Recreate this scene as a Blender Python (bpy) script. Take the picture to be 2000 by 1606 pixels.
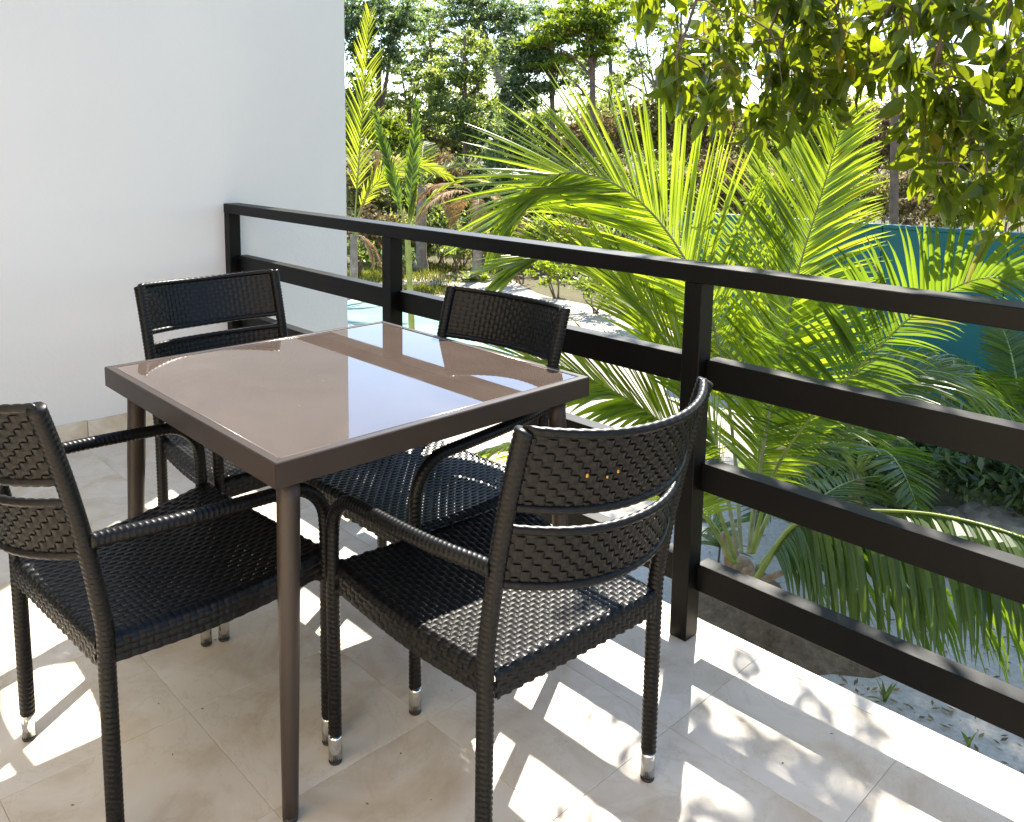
import bpy, math, random
import numpy as np
from mathutils import Vector, Matrix

random.seed(7)
rng = np.random.default_rng(7)
for o in list(bpy.data.objects):
    bpy.data.objects.remove(o)
S = bpy.context.scene
C = S.collection

# ------------------------------------------------------------------ camera
CAM = Vector((3.7574, -1.8103, 1.306))
YAW, PITCH, ROLL = math.radians(46.7671), math.radians(-7.7793), math.radians(0.6823)
FPX, CX, CY = 1641.85, 952.48, 504.33          # focal length and principal point of the 2000 x 1606 photograph
FWD = Vector((-math.sin(YAW) * math.cos(PITCH), math.cos(YAW) * math.cos(PITCH), math.sin(PITCH)))
RGT = Vector((math.cos(YAW), math.sin(YAW), 0))
UPV = RGT.cross(FWD)
RGT, UPV = math.cos(ROLL) * RGT + math.sin(ROLL) * UPV, -math.sin(ROLL) * RGT + math.cos(ROLL) * UPV
cd = bpy.data.cameras.new('camera')
cam = bpy.data.objects.new('camera', cd)
C.objects.link(cam)
cam.matrix_world = Matrix(((RGT.x, UPV.x, -FWD.x, CAM.x), (RGT.y, UPV.y, -FWD.y, CAM.y),
                           (RGT.z, UPV.z, -FWD.z, CAM.z), (0, 0, 0, 1)))
cd.sensor_fit = 'HORIZONTAL'
cd.sensor_width = 36
cd.lens = FPX / 2000 * 36
cd.shift_x = (1000 - CX) / 2000
cd.shift_y = (CY - 803) / 2000
cd.clip_start = 0.05
cd.clip_end = 2000
S.camera = cam

# ------------------------------------------------------------------ world, sun, exposure
SUN = Vector((-0.487, 0.84, 1.0)).normalized()      # towards the sun
w = bpy.data.worlds.new('World')
S.world = w
w.use_nodes = True
nt = w.node_tree
bg = nt.nodes['Background']
sky = nt.nodes.new('ShaderNodeTexSky')
sky.sky_type = 'NISHITA'
sky.sun_disc = False
sky.sun_elevation = math.asin(SUN.z)
sky.sun_rotation = math.atan2(SUN.x, SUN.y)
sky.air_density = 1.0
sky.dust_density = 0.2
sky.ozone_density = 1.0
nt.links.new(sky.outputs[0], bg.inputs[0])
bg.inputs[1].default_value = 0.12
sd = bpy.data.lights.new('sun', 'SUN')
sd.energy = 4.6
sd.angle = math.radians(0.53)
sd.color = (1.0, 0.93, 0.82)
sun = bpy.data.objects.new('sun', sd)
C.objects.link(sun)
sun.rotation_euler = SUN.to_track_quat('Z', 'Y').to_euler()
sun.location = (-6, 10, 12)
S.view_settings.view_transform = 'Standard'
S.view_settings.look = 'None'
S.view_settings.exposure = 1.72
S.view_settings.gamma = 1.0
S.view_settings.use_curve_mapping = False
S.cycles.max_bounces = 10
S.cycles.diffuse_bounces = 5
S.cycles.glossy_bounces = 4
S.cycles.transmission_bounces = 6
S.cycles.transparent_max_bounces = 8
S.cycles.use_denoising = True
S.cycles.sample_clamp_indirect = 8

G = -3.0                                            # garden level


def at(px, py, depth):
    d = FWD + (px - CX) / FPX * RGT - (py - CY) / FPX * UPV
    return CAM + d * depth


def on_z(px, py, z=G):
    d = FWD + (px - CX) / FPX * RGT - (py - CY) / FPX * UPV
    return CAM + d * ((z - CAM.z) / d.z)


def proj(p):
    v = Vector(p) - CAM
    z = v.dot(FWD)
    return (CX + FPX * v.dot(RGT) / z, CY - FPX * v.dot(UPV) / z, z)


# ------------------------------------------------------------------ materials
MATS = {}


def mat(name):
    m = bpy.data.materials.new(name)
    m.use_nodes = True
    MATS[name] = m
    n = m.node_tree.nodes
    return m, n, m.node_tree.links, n['Principled BSDF']


def N(n, t, **kw):
    x = n.new(t)
    for k, v in kw.items():
        if k in ('loc',):
            continue
        if isinstance(k, str) and k.startswith('i_'):
            x.inputs[k[2:].replace('_', ' ')].default_value = v
        else:
            setattr(x, k, v)
    return x


def ramp(n, stops):
    r = n.new('ShaderNodeValToRGB')
    e = r.color_ramp.elements
    while len(e) < len(stops):
        e.new(0.5)
    for q, (p, c) in zip(e, stops):
        q.position = p
        q.color = (*c, 1) if len(c) == 3 else c
    return r


def simple(name, col, rough=0.5, metal=0.0, spec=0.5, bump=0.0, bscale=80, var=0.0, vscale=6):
    m, n, l, b = mat(name)
    b.inputs['Base Color'].default_value = (*col, 1)
    b.inputs['Roughness'].default_value = rough
    b.inputs['Metallic'].default_value = metal
    b.inputs['Specular IOR Level'].default_value = spec
    tc = n.new('ShaderNodeTexCoord')
    if var:
        no = N(n, 'ShaderNodeTexNoise', i_Scale=vscale, i_Detail=6.0)
        l.new(tc.outputs['Object'], no.inputs['Vector'])
        r = ramp(n, [(0.3, tuple(c * (1 - var) for c in col)), (0.7, tuple(min(1, c * (1 + var)) for c in col))])
        l.new(no.outputs[0], r.inputs[0])
        l.new(r.outputs[0], b.inputs['Base Color'])
    if bump:
        no2 = N(n, 'ShaderNodeTexNoise', i_Scale=bscale, i_Detail=4.0)
        l.new(tc.outputs['Object'], no2.inputs['Vector'])
        bp = N(n, 'ShaderNodeBump', i_Strength=bump, i_Distance=0.01)
        l.new(no2.outputs[0], bp.inputs['Height'])
        l.new(bp.outputs[0], b.inputs['Normal'])
    return m


def leafmat(name, refl, trans, rough=0.4, mix=0.45, var=0.35, vscale=1.3, spec=0.5, tips=None):
    """thin leaf: glossy front, light shining through"""
    m, n, l, b = mat(name)
    out = n['Material Output']
    tc = n.new('ShaderNodeTexCoord')
    gi = n.new('ShaderNodeNewGeometry')
    no = N(n, 'ShaderNodeTexNoise', i_Scale=vscale, i_Detail=3.0)
    l.new(gi.outputs['Position'], no.inputs['Vector'])
    add = N(n, 'ShaderNodeMath', operation='MULTIPLY_ADD')
    l.new(gi.outputs['Random Per Island'], add.inputs[0])
    add.inputs[1].default_value = 0.55
    l.new(no.outputs[0], add.inputs[2])
    mr = N(n, 'ShaderNodeMapRange')
    mr.inputs['From Min'].default_value = 0.45
    mr.inputs['From Max'].default_value = 1.1
    l.new(add.outputs[0], mr.inputs['Value'])

    def rp(col):
        lo = tuple(c * (1 - var) for c in col)
        hi = (min(1, col[0] * (1 + var * 1.5)), min(1, col[1] * (1 + var)), col[2] * (1 + var * .3))
        st = [(0.0, lo), (0.8, hi)]
        if tips:
            st += [(0.93, hi), (1.0, tuple(c * (1.0 if col is refl else 1.6) for c in tips))]
        r = ramp(n, st)
        l.new(mr.outputs[0], r.inputs[0])
        return r
    r1, r2 = rp(refl), rp(trans)
    l.new(r1.outputs[0], b.inputs['Base Color'])
    b.inputs['Roughness'].default_value = rough
    b.inputs['Specular IOR Level'].default_value = spec
    t = n.new('ShaderNodeBsdfTranslucent')
    l.new(r2.outputs[0], t.inputs[0])
    mx = n.new('ShaderNodeMixShader')
    mx.inputs[0].default_value = mix
    l.new(b.outputs[0], mx.inputs[1])
    l.new(t.outputs[0], mx.inputs[2])
    l.new(mx.outputs[0], out.inputs[0])
    return m


# plaster wall
m, n, l, b = mat('plaster')
tc = n.new('ShaderNodeTexCoord')
no = N(n, 'ShaderNodeTexNoise', i_Scale=1.4, i_Detail=5.0)
l.new(tc.outputs['Object'], no.inputs['Vector'])
r = ramp(n, [(0.35, (0.755, 0.75, 0.735)), (0.7, (0.785, 0.78, 0.765))])
l.new(no.outputs[0], r.inputs[0])
l.new(r.outputs[0], b.inputs['Base Color'])
b.inputs['Roughness'].default_value = 0.75
b.inputs['Specular IOR Level'].default_value = 0.25
nb = N(n, 'ShaderNodeTexNoise', i_Scale=55.0, i_Detail=5.0)
l.new(tc.outputs['Object'], nb.inputs['Vector'])
bp = N(n, 'ShaderNodeBump', i_Strength=0.22, i_Distance=0.005)
l.new(nb.outputs[0], bp.inputs['Height'])
l.new(bp.outputs[0], b.inputs['Normal'])

# cream marble tiles
m, n, l, b = mat('marble')
tc = n.new('ShaderNodeTexCoord')
oi = n.new('ShaderNodeObjectInfo')
sc = N(n, 'ShaderNodeVectorMath', operation='MULTIPLY_ADD')
cmb = n.new('ShaderNodeCombineXYZ')
for i in range(3):
    l.new(oi.outputs['Random'], cmb.inputs[i])
l.new(cmb.outputs[0], sc.inputs[0])
sc.inputs[1].default_value = (37, 53, 11)
l.new(tc.outputs['Object'], sc.inputs[2])
n1 = N(n, 'ShaderNodeTexNoise', i_Scale=5.0, i_Detail=8.0, i_Roughness=0.62, i_Distortion=0.8)
l.new(sc.outputs[0], n1.inputs['Vector'])
r1 = ramp(n, [(0.30, (0.56, 0.46, 0.335)), (0.46, (0.69, 0.61, 0.49)), (0.70, (0.75, 0.69, 0.595))])
l.new(n1.outputs[0], r1.inputs[0])
n2 = N(n, 'ShaderNodeTexNoise', i_Scale=2.6, i_Detail=9.0, i_Roughness=0.68, i_Distortion=2.2)
l.new(sc.outputs[0], n2.inputs['Vector'])
r2 = ramp(n, [(0.485, (0, 0, 0)), (0.5, (1, 1, 1)), (0.515, (0, 0, 0))])
l.new(n2.outputs[0], r2.inputs[0])
n3 = N(n, 'ShaderNodeTexNoise', i_Scale=3.1, i_Detail=5.0, i_Roughness=0.6, i_Distortion=0.6)
l.new(sc.outputs[0], n3.inputs['Vector'])
r3 = ramp(n, [(0.50, (0, 0, 0)), (0.72, (1, 1, 1))])
l.new(n3.outputs[0], r3.inputs[0])
mu = N(n, 'ShaderNodeMath', operation='MULTIPLY')
l.new(r2.outputs[0], mu.inputs[0])
mu.inputs[1].default_value = 0.2
mxa = N(n, 'ShaderNodeMix', data_type='RGBA')
l.new(mu.outputs[0], mxa.inputs[0])
l.new(r1.outputs[0], mxa.inputs[6])
mxa.inputs[7].default_value = (0.36, 0.27, 0.17, 1)
mu2 = N(n, 'ShaderNodeMath', operation='MULTIPLY')
l.new(r3.outputs[0], mu2.inputs[0])
mu2.inputs[1].default_value = 0.7
mxb = N(n, 'ShaderNodeMix', data_type='RGBA')
l.new(mu2.outputs[0], mxb.inputs[0])
l.new(mxa.outputs[2], mxb.inputs[6])
mxb.inputs[7].default_value = (0.46, 0.335, 0.20, 1)
n4 = N(n, 'ShaderNodeTexVoronoi', i_Scale=22.0)
l.new(sc.outputs[0], n4.inputs['Vector'])
r4 = ramp(n, [(0.0, (0.16, 0.12, 0.09)), (0.045, (1, 1, 1))])
l.new(n4.outputs[0], r4.inputs[0])
n5 = N(n, 'ShaderNodeTexNoise', i_Scale=9.0)
l.new(sc.outputs[0], n5.inputs['Vector'])
r5 = ramp(n, [(0.56, (0, 0, 0)), (0.6, (1, 1, 1))])
l.new(n5.outputs[0], r5.inputs[0])
mxc = N(n, 'ShaderNodeMix', data_type='RGBA', blend_type='MULTIPLY')
l.new(r5.outputs[0], mxc.inputs[0])
l.new(mxb.outputs[2], mxc.inputs[6])
l.new(r4.outputs[0], mxc.inputs[7])
hsv = n.new('ShaderNodeHueSaturation')
mrv = N(n, 'ShaderNodeMapRange')
mrv.inputs['To Min'].default_value = 0.975
mrv.inputs['To Max'].default_value = 1.025
l.new(oi.outputs['Random'], mrv.inputs['Value'])
l.new(mrv.outputs[0], hsv.inputs['Value'])
l.new(mxc.outputs[2], hsv.inputs['Color'])
l.new(hsv.outputs[0], b.inputs['Base Color'])
rr = ramp(n, [(0.3, (0.34,) * 3), (0.7, (0.52,) * 3)])
l.new(n1.outputs[0], rr.inputs[0])
l.new(rr.outputs[0], b.inputs['Roughness'])
bp = N(n, 'ShaderNodeBump', i_Strength=0.06, i_Distance=0.004)
l.new(n1.outputs[0], bp.inputs['Height'])
l.new(bp.outputs[0], b.inputs['Normal'])

simple('cream_plaster', (0.66, 0.56, 0.43), 0.85, bump=0.1)
simple('grout', (0.60, 0.52, 0.41), 0.9, bump=0.3)
simple('concrete', (0.55, 0.53, 0.49), 0.85, bump=0.25, var=0.12)
simple('rail_paint', (0.0021, 0.0022, 0.0021), 0.44, spec=0.18, bump=0.02, bscale=400)
simple('table_paint', (0.036, 0.026, 0.021), 0.38, spec=0.34, bump=0.03, bscale=300)
simple('rim', (0.35, 0.30, 0.29), 0.25, metal=0.7)
simple('steel', (0.72, 0.72, 0.71), 0.16, metal=1.0)
simple('rubber', (0.02, 0.018, 0.017), 0.6)
simple('wicker', (0.0042, 0.0042, 0.0042), 0.36, spec=0.25, var=0.25, vscale=40)
simple('wicker_wrap', (0.0042, 0.0041, 0.0040), 0.38, spec=0.24, var=0.2, vscale=60)
simple('sticker', (0.55, 0.28, 0.03), 0.5)

# brown back-painted glass with dust and smears
m, n, l, b = mat('brown_glass')
tc = n.new('ShaderNodeTexCoord')
b.inputs['Base Color'].default_value = (0.145, 0.098, 0.08, 1)
b.inputs['Specular IOR Level'].default_value = 1.0
b.inputs['Coat Weight'].default_value = 0.0
b.inputs['Coat Roughness'].default_value = 0.008
n1 = N(n, 'ShaderNodeTexNoise', i_Scale=3.5, i_Detail=7.0, i_Distortion=1.0)
l.new(tc.outputs['Object'], n1.inputs['Vector'])
rr = ramp(n, [(0.35, (0.012,) * 3), (0.75, (0.05,) * 3)])
l.new(n1.outputs[0], rr.inputs[0])
l.new(rr.outputs[0], b.inputs['Roughness'])
vo = N(n, 'ShaderNodeTexVoronoi', i_Scale=26.0)
l.new(tc.outputs['Object'], vo.inputs['Vector'])
n2 = N(n, 'ShaderNodeTexNoise', i_Scale=7.0, i_Detail=4.0)
l.new(tc.outputs['Object'], n2.inputs['Vector'])
r2 = ramp(n, [(0.57, (0, 0, 0)), (0.61, (1, 1, 1))])
l.new(n2.outputs[0], r2.inputs[0])
rd = ramp(n, [(0.3, (0.072, 0.053, 0.043)), (0.8, (0.105, 0.08, 0.066))])
l.new(n1.outputs[0], rd.inputs[0])
rv2 = ramp(n, [(0.0, (0.8,) * 3), (0.05, (0, 0, 0))])
l.new(vo.outputs[0], rv2.inputs[0])
mg = N(n, 'ShaderNodeMath', operation='MULTIPLY')
l.new(r2.outputs[0], mg.inputs[0])
l.new(rv2.outputs[0], mg.inputs[1])
mx = N(n, 'ShaderNodeMix', data_type='RGBA')
l.new(mg.outputs[0], mx.inputs[0])
l.new(rd.outputs[0], mx.inputs[6])
mx.inputs[7].default_value = (0.5, 0.47, 0.44, 1)
l.new(mx.outputs[2], b.inputs['Base Color'])


def groundmat(name, stops, scale=0.6, bump=0.4, bscale=14, rough=0.9, fine=None):
    m, n, l, b = mat(name)
    g = n.new('ShaderNodeNewGeometry')
    n1 = N(n, 'ShaderNodeTexNoise', i_Scale=scale, i_Detail=9.0, i_Roughness=0.68)
    l.new(g.outputs['Position'], n1.inputs['Vector'])
    r = ramp(n, stops)
    l.new(n1.outputs[0], r.inputs[0])
    n2 = N(n, 'ShaderNodeTexNoise', i_Scale=bscale, i_Detail=6.0, i_Roughness=0.7)
    l.new(g.outputs['Position'], n2.inputs['Vector'])
    r2 = ramp(n, [(0.3, (0.72,) * 3), (0.65, (1.08,) * 3)])
    l.new(n2.outputs[0], r2.inputs[0])
    mx = N(n, 'ShaderNodeMix', data_type='RGBA', blend_type='MULTIPLY')
    mx.inputs[0].default_value = 1.0
    l.new(r.outputs[0], mx.inputs[6])
    l.new(r2.outputs[0], mx.inputs[7])
    l.new(mx.outputs[2], b.inputs['Base Color'])
    b.inputs['Roughness'].default_value = rough
    b.inputs['Specular IOR Level'].default_value = 0.2
    bp = N(n, 'ShaderNodeBump', i_Strength=bump, i_Distance=0.05)
    l.new(n2.outputs[0], bp.inputs['Height'])
    l.new(bp.outputs[0], b.inputs['Normal'])
    return m


groundmat('litter', [(0.3, (0.08, 0.075, 0.038)), (0.5, (0.135, 0.115, 0.06)), (0.7, (0.075, 0.10, 0.032))], 0.5)
groundmat('sand', [(0.3, (0.46, 0.405, 0.335)), (0.55, (0.55, 0.49, 0.41)), (0.75, (0.61, 0.55, 0.47))], 0.9, 0.25, 22)
groundmat('soil', [(0.3, (0.13, 0.085, 0.05)), (0.55, (0.26, 0.18, 0.11)), (0.75, (0.36, 0.28, 0.19))], 6.0, 1.0, 26)
groundmat('turf', [(0.3, (0.11, 0.10, 0.04)), (0.5, (0.10, 0.135, 0.03)), (0.7, (0.15, 0.17, 0.04))], 1.5, 0.7, 30)
simple('rock', (0.30, 0.28, 0.25), 0.9, bump=0.8, bscale=12, var=0.35)
simple('far_hill', (0.05, 0.075, 0.03), 0.95, bump=0.8, bscale=2, var=0.4, vscale=0.1)

m, n, l, b = mat('pond_water')
b.inputs['Base Color'].default_value = (0.30, 0.47, 0.44, 1)
b.inputs['Roughness'].default_value = 0.07
b.inputs['IOR'].default_value = 1.33
g = n.new('ShaderNodeNewGeometry')
n1 = N(n, 'ShaderNodeTexNoise', i_Scale=0.7, i_Detail=4.0)
l.new(g.outputs['Position'], n1.inputs['Vector'])
r = ramp(n, [(0.35, (0.24, 0.40, 0.37)), (0.62, (0.33, 0.48, 0.44)), (0.72, (0.5, 0.56, 0.5))])
l.new(n1.outputs[0], r.inputs[0])
l.new(r.outputs[0], b.inputs['Base Color'])
n2 = N(n, 'ShaderNodeTexNoise', i_Scale=6.0, i_Detail=3.0)
l.new(g.outputs['Position'], n2.inputs['Vector'])
bp = N(n, 'ShaderNodeBump', i_Strength=0.1, i_Distance=0.03)
l.new(n2.outputs[0], bp.inputs['Height'])
l.new(bp.outputs[0], b.inputs['Normal'])

# teal painted wall
m, n, l, b = mat('teal_paint')
tc = n.new('ShaderNodeTexCoord')
n1 = N(n, 'ShaderNodeTexNoise', i_Scale=0.8, i_Detail=7.0)
l.new(tc.outputs['Object'], n1.inputs['Vector'])
r = ramp(n, [(0.25, (0.004, 0.075, 0.075)), (0.5, (0.002, 0.115, 0.113)), (0.75, (0.012, 0.145, 0.135))])
l.new(n1.outputs[0], r.inputs[0])
l.new(r.outputs[0], b.inputs['Base Color'])
b.inputs['Roughness'].default_value = 0.6

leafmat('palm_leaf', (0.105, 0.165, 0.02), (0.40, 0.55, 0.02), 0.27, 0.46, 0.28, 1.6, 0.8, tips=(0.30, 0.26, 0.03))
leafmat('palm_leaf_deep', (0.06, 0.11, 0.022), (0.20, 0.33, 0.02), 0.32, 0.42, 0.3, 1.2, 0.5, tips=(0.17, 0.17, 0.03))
leafmat('palm_leaf_far', (0.10, 0.15, 0.025), (0.42, 0.52, 0.03), 0.4, 0.45, 0.35, 1.2, 0.4)
leafmat('palm_dry', (0.34, 0.24, 0.13), (0.35, 0.22, 0.10), 0.7, 0.3, 0.35, 2.0, 0.2)
simple('rachis', (0.26, 0.30, 0.06), 0.4, var=0.25, vscale=8)
simple('rachis_grey', (0.27, 0.27, 0.14), 0.45, var=0.3, vscale=8)
simple('palm_sheath', (0.34, 0.22, 0.12), 0.8, bump=0.6, bscale=40, var=0.4, vscale=12)
simple('palm_trunk', (0.25, 0.205, 0.165), 0.9, bump=0.8, bscale=18, var=0.35, vscale=7)
simple('bark', (0.16, 0.105, 0.075), 0.9, bump=0.8, bscale=14, var=0.4, vscale=5)
simple('bark_pale', (0.34, 0.29, 0.24), 0.9, bump=0.6, bscale=14, var=0.35, vscale=4)
leafmat('big_leaf', (0.03, 0.055, 0.012), (0.34, 0.45, 0.015), 0.36, 0.41, 0.4, 3.0, 0.32, tips=(0.26, 0.22, 0.02))
leafmat('leaf_dark', (0.07, 0.11, 0.06), (0.23, 0.36, 0.13), 0.36, 0.42, 0.5, 0.35, 0.5)
leafmat('leaf_mid', (0.085, 0.12, 0.045), (0.33, 0.46, 0.10), 0.38, 0.45, 0.5, 0.4, 0.45)
leafmat('leaf_bright', (0.09, 0.15, 0.02), (0.30, 0.42, 0.02), 0.45, 0.45, 0.4, 0.5, 0.4)
leafmat('leaf_olive', (0.12, 0.125, 0.06), (0.32, 0.35, 0.11), 0.42, 0.45, 0.5, 0.5, 0.4)
leafmat('leaf_dry', (0.19, 0.155, 0.095), (0.24, 0.19, 0.09), 0.7, 0.3, 0.45, 0.6, 0.2)
leafmat('grass_blade', (0.10, 0.12, 0.03), (0.20, 0.24, 0.03), 0.5, 0.4, 0.5, 1.0, 0.3, tips=(0.3, 0.24, 0.1))
M = MATS


# ------------------------------------------------------------------ mesh helpers
class MB:
    def __init__(s):
        s.v, s.f = [], []

    def add(s, vs, fs):
        k = len(s.v)
        s.v += [tuple(q) for q in vs]
        s.f += [tuple(i + k for i in q) for q in fs]

    def box(s, x0, x1, y0, y1, z0, z1, bev=0.0):
        if bev <= 0:
            vs = [(x, y, z) for z in (z0, z1) for y in (y0, y1) for x in (x0, x1)]
            s.add(vs, [(0, 2, 3, 1), (4, 5, 7, 6), (0, 1, 5, 4), (2, 6, 7, 3), (0, 4, 6, 2), (1, 3, 7, 5)])
            return
        b = bev
        vs, ix = [], {}
        for i, X in enumerate((x0, x1)):
            for j, Y in enumerate((y0, y1)):
                for k, Z in enumerate((z0, z1)):
                    sx, sy, sz = (1, -1)[i] * b, (1, -1)[j] * b, (1, -1)[k] * b
                    for a, p in enumerate(((X, Y + sy, Z + sz), (X + sx, Y, Z + sz), (X + sx, Y + sy, Z))):
                        ix[i, j, k, a] = len(vs)
                        vs.append(p)
        fs = []
        for i in (0, 1):
            q = [ix[i, 0, 0, 0], ix[i, 1, 0, 0], ix[i, 1, 1, 0], ix[i, 0, 1, 0]]
            fs.append(q if i else q[::-1])
            q = [ix[0, i, 0, 1], ix[0, i, 1, 1], ix[1, i, 1, 1], ix[1, i, 0, 1]]
            fs.append(q if i else q[::-1])
            q = [ix[0, 0, i, 2], ix[1, 0, i, 2], ix[1, 1, i, 2], ix[0, 1, i, 2]]
            fs.append(q if i else q[::-1])
        for i in (0, 1):
            for j in (0, 1):
                fs.append([ix[i, j, 0, 0], ix[i, j, 1, 0], ix[i, j, 1, 1], ix[i, j, 0, 1]])
                fs.append([ix[i, 0, j, 0], ix[i, 1, j, 0], ix[i, 1, j, 2], ix[i, 0, j, 2]])
                fs.append([ix[0, i, j, 1], ix[1, i, j, 1], ix[1, i, j, 2], ix[0, i, j, 2]])
                for k in (0, 1):
                    fs.append([ix[i, j, k, 0], ix[i, j, k, 1], ix[i, j, k, 2]])
        s.add(vs, fs)

    def tube(s, pts, rad, sides=10, caps=True, tilt=0.0, flat=1.0, updir=None):
        pts = [Vector(p) for p in pts]
        nn = len(pts)
        if not hasattr(rad, '__len__'):
            rad = [rad] * nn
        rings, up = [], None
        for i, p in enumerate(pts):
            t = (pts[min(i + 1, nn - 1)] - pts[max(i - 1, 0)]).normalized()
            if up is None:
                a = Vector(updir) if updir else (Vector((0, 0, 1)) if abs(t.z) < 0.9 else Vector((1, 0, 0)))
                up = (a - t * a.dot(t)).normalized()
            else:
                up = (up - t * up.dot(t)).normalized()
            sd = t.cross(up)
            ring = []
            for k in range(sides):
                a = 2 * math.pi * k / sides
                q = p + (up * math.cos(a) * flat + sd * math.sin(a)) * rad[i]
                if tilt:
                    q += t * tilt * math.sin(a)
                ring.append(tuple(q))
            rings.append(ring)
        vs = [q for r in rings for q in r]
        fs = []
        for i in range(nn - 1):
            for k in range(sides):
                a, b2 = i * sides + k, i * sides + (k + 1) % sides
                fs.append((a, b2, b2 + sides, a + sides))
        if caps:
            fs.append(tuple(range(sides))[::-1])
            fs.append(tuple((nn - 1) * sides + k for k in range(sides)))
        s.add(vs, fs)

    def build(s, name, m, parent=None, smooth=False, loc=None):
        me = bpy.data.meshes.new(name)
        me.from_pydata(s.v, [], s.f)
        me.update()
        return link(name, me, m, parent, smooth, loc)


def link(name, me, m=None, parent=None, smooth=False, loc=None):
    if m is not None and not me.materials:
        me.materials.append(M[m] if isinstance(m, str) else m)
    if smooth:
        me.polygons.foreach_set('use_smooth', [True] * len(me.polygons))
    o = bpy.data.objects.new(name, me)
    C.objects.link(o)
    if parent is not None:
        o.parent = parent
    if loc is not None:
        o.location = loc
    return o


def quads_mesh(name, V, m, smooth=False):
    """V: (n,4,3) array of separate quads"""
    nq = len(V)
    me = bpy.data.meshes.new(name)
    me.vertices.add(nq * 4)
    me.vertices.foreach_set('co', np.ascontiguousarray(V, dtype=np.float32).ravel())
    me.loops.add(nq * 4)
    me.loops.foreach_set('vertex_index', np.arange(nq * 4, dtype=np.int32))
    me.polygons.add(nq)
    me.polygons.foreach_set('loop_start', np.arange(0, nq * 4, 4, dtype=np.int32))
    me.update(calc_edges=True)
    me.materials.append(M[m])
    return me


def thing(name, label, cat, loc=(0, 0, 0), rz=0.0, group=None):
    o = bpy.data.objects.new(name, None)
    o.empty_display_size = 0.1
    C.objects.link(o)
    o.location = loc
    o.rotation_euler = (0, 0, rz)
    return tag(o, label, cat, group)


def tag(o, label=None, cat=None, group=None, kind=None):
    if label:
        o['label'] = label
    if cat:
        o['category'] = cat
    if group:
        o['group'] = group
    if kind:
        o['kind'] = kind
    return o


def catmull(P, nseg):
    """resample a polyline (list of Vectors) smoothly to nseg+1 points, even in length"""
    P = [Vector(p) for p in P]
    P = [P[0] * 2 - P[1]] + P + [P[-1] * 2 - P[-2]]
    fine = []
    for i in range(1, len(P) - 2):
        for k in range(12):
            t = k / 12
            a, b2, c, d = P[i - 1], P[i], P[i + 1], P[i + 2]
            fine.append(0.5 * ((2 * b2) + (c - a) * t + (2 * a - 5 * b2 + 4 * c - d) * t * t + (3 * b2 - a - 3 * c + d) * t ** 3))
    fine.append(P[-2])
    L = [0]
    for a, b2 in zip(fine, fine[1:]):
        L.append(L[-1] + (b2 - a).length)
    out, j = [], 0
    for k in range(nseg + 1):
        s_ = L[-1] * k / nseg
        while j < len(L) - 2 and L[j + 1] < s_:
            j += 1
        f = (s_ - L[j]) / max(1e-9, L[j + 1] - L[j])
        out.append(fine[j].lerp(fine[j + 1], min(1, max(0, f))))
    return out


# ================================================================== THE SETTING
# ---- garden ground
def sheet(name, pts, z, m, inner=None, kind='structure'):
    mb = MB()
    mb.add([(p[0], p[1], z) for p in pts], [tuple(range(len(pts)))])
    me = bpy.data.meshes.new(name)
    me.from_pydata(mb.v, [], mb.f)
    if me.polygons[0].normal.z < 0:
        me.flip_normals()
    o = link(name, me, m)
    o['kind'] = kind
    return o


def smooth_poly(pts, k=4):
    P = [Vector((p[0], p[1], 0)) for p in pts]
    nP = len(P)
    out = []
    for i in range(nP):
        a, b2, c, d = P[i - 1], P[i], P[(i + 1) % nP], P[(i + 2) % nP]
        for j in range(k):
            t = j / k
            out.append(0.5 * ((2 * b2) + (c - a) * t + (2 * a - 5 * b2 + 4 * c - d) * t * t + (3 * b2 - a - 3 * c + d) * t ** 3))
    return out


sheet('ground', [(-500, -40), (500, -40), (500, 700), (-500, 700)], G, 'litter')
sand_px = [(735, 553), (800, 541), (880, 531), (940, 531), (990, 544), (1050, 574), (1110, 588), (1190, 606), (1300, 640),
           (1400, 700), (1500, 860), (1640, 960), (1900, 1040), (2300, 1150), (2500, 1606), (1400, 1606), (1100, 1200), (1050, 800),
           (1040, 690), (960, 628), (905, 585), (870, 569), (800, 557), (740, 563)]
sheet('sand_path', smooth_poly([on_z(*p) for p in sand_px]), G + 0.008, 'sand')
pond_px = [(560, 600), (640, 590), (740, 592), (800, 598), (880, 612), (960, 642), (1018, 674), (1008, 692), (940, 698), (800, 696), (560, 698)]
shore_px = [(520, 588), (640, 574), (740, 571), (800, 571), (890, 580), (985, 622), (1060, 690), (1075, 780), (1020, 900), (800, 960), (520, 960)]
sheet('pond_shore', smooth_poly([on_z(*p) for p in shore_px]), G + 0.004, 'sand')
sheet('pond_water', smooth_poly([on_z(*p) for p in pond_px]), G + 0.016, 'pond_water')
sheet('lawn', smooth_poly([on_z(*p) for p in [(560, 520), (700, 516), (800, 523), (900, 520), (940, 524), (875, 530), (800, 540), (735, 551), (660, 566), (560, 580)]]), G + 0.012, 'turf')
sheet('planting_strip', smooth_poly([on_z(*p) for p in [(790, 560), (830, 559), (880, 572), (900, 583), (880, 578), (800, 568)]]), G + 0.020, 'turf')
sheet('garden_bed', smooth_poly([on_z(*p) for p in [(1480, 850), (1600, 800), (1900, 760), (2300, 780), (2300, 1080), (1950, 1035), (1650, 955)]]), G + 0.012, 'litter')

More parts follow.
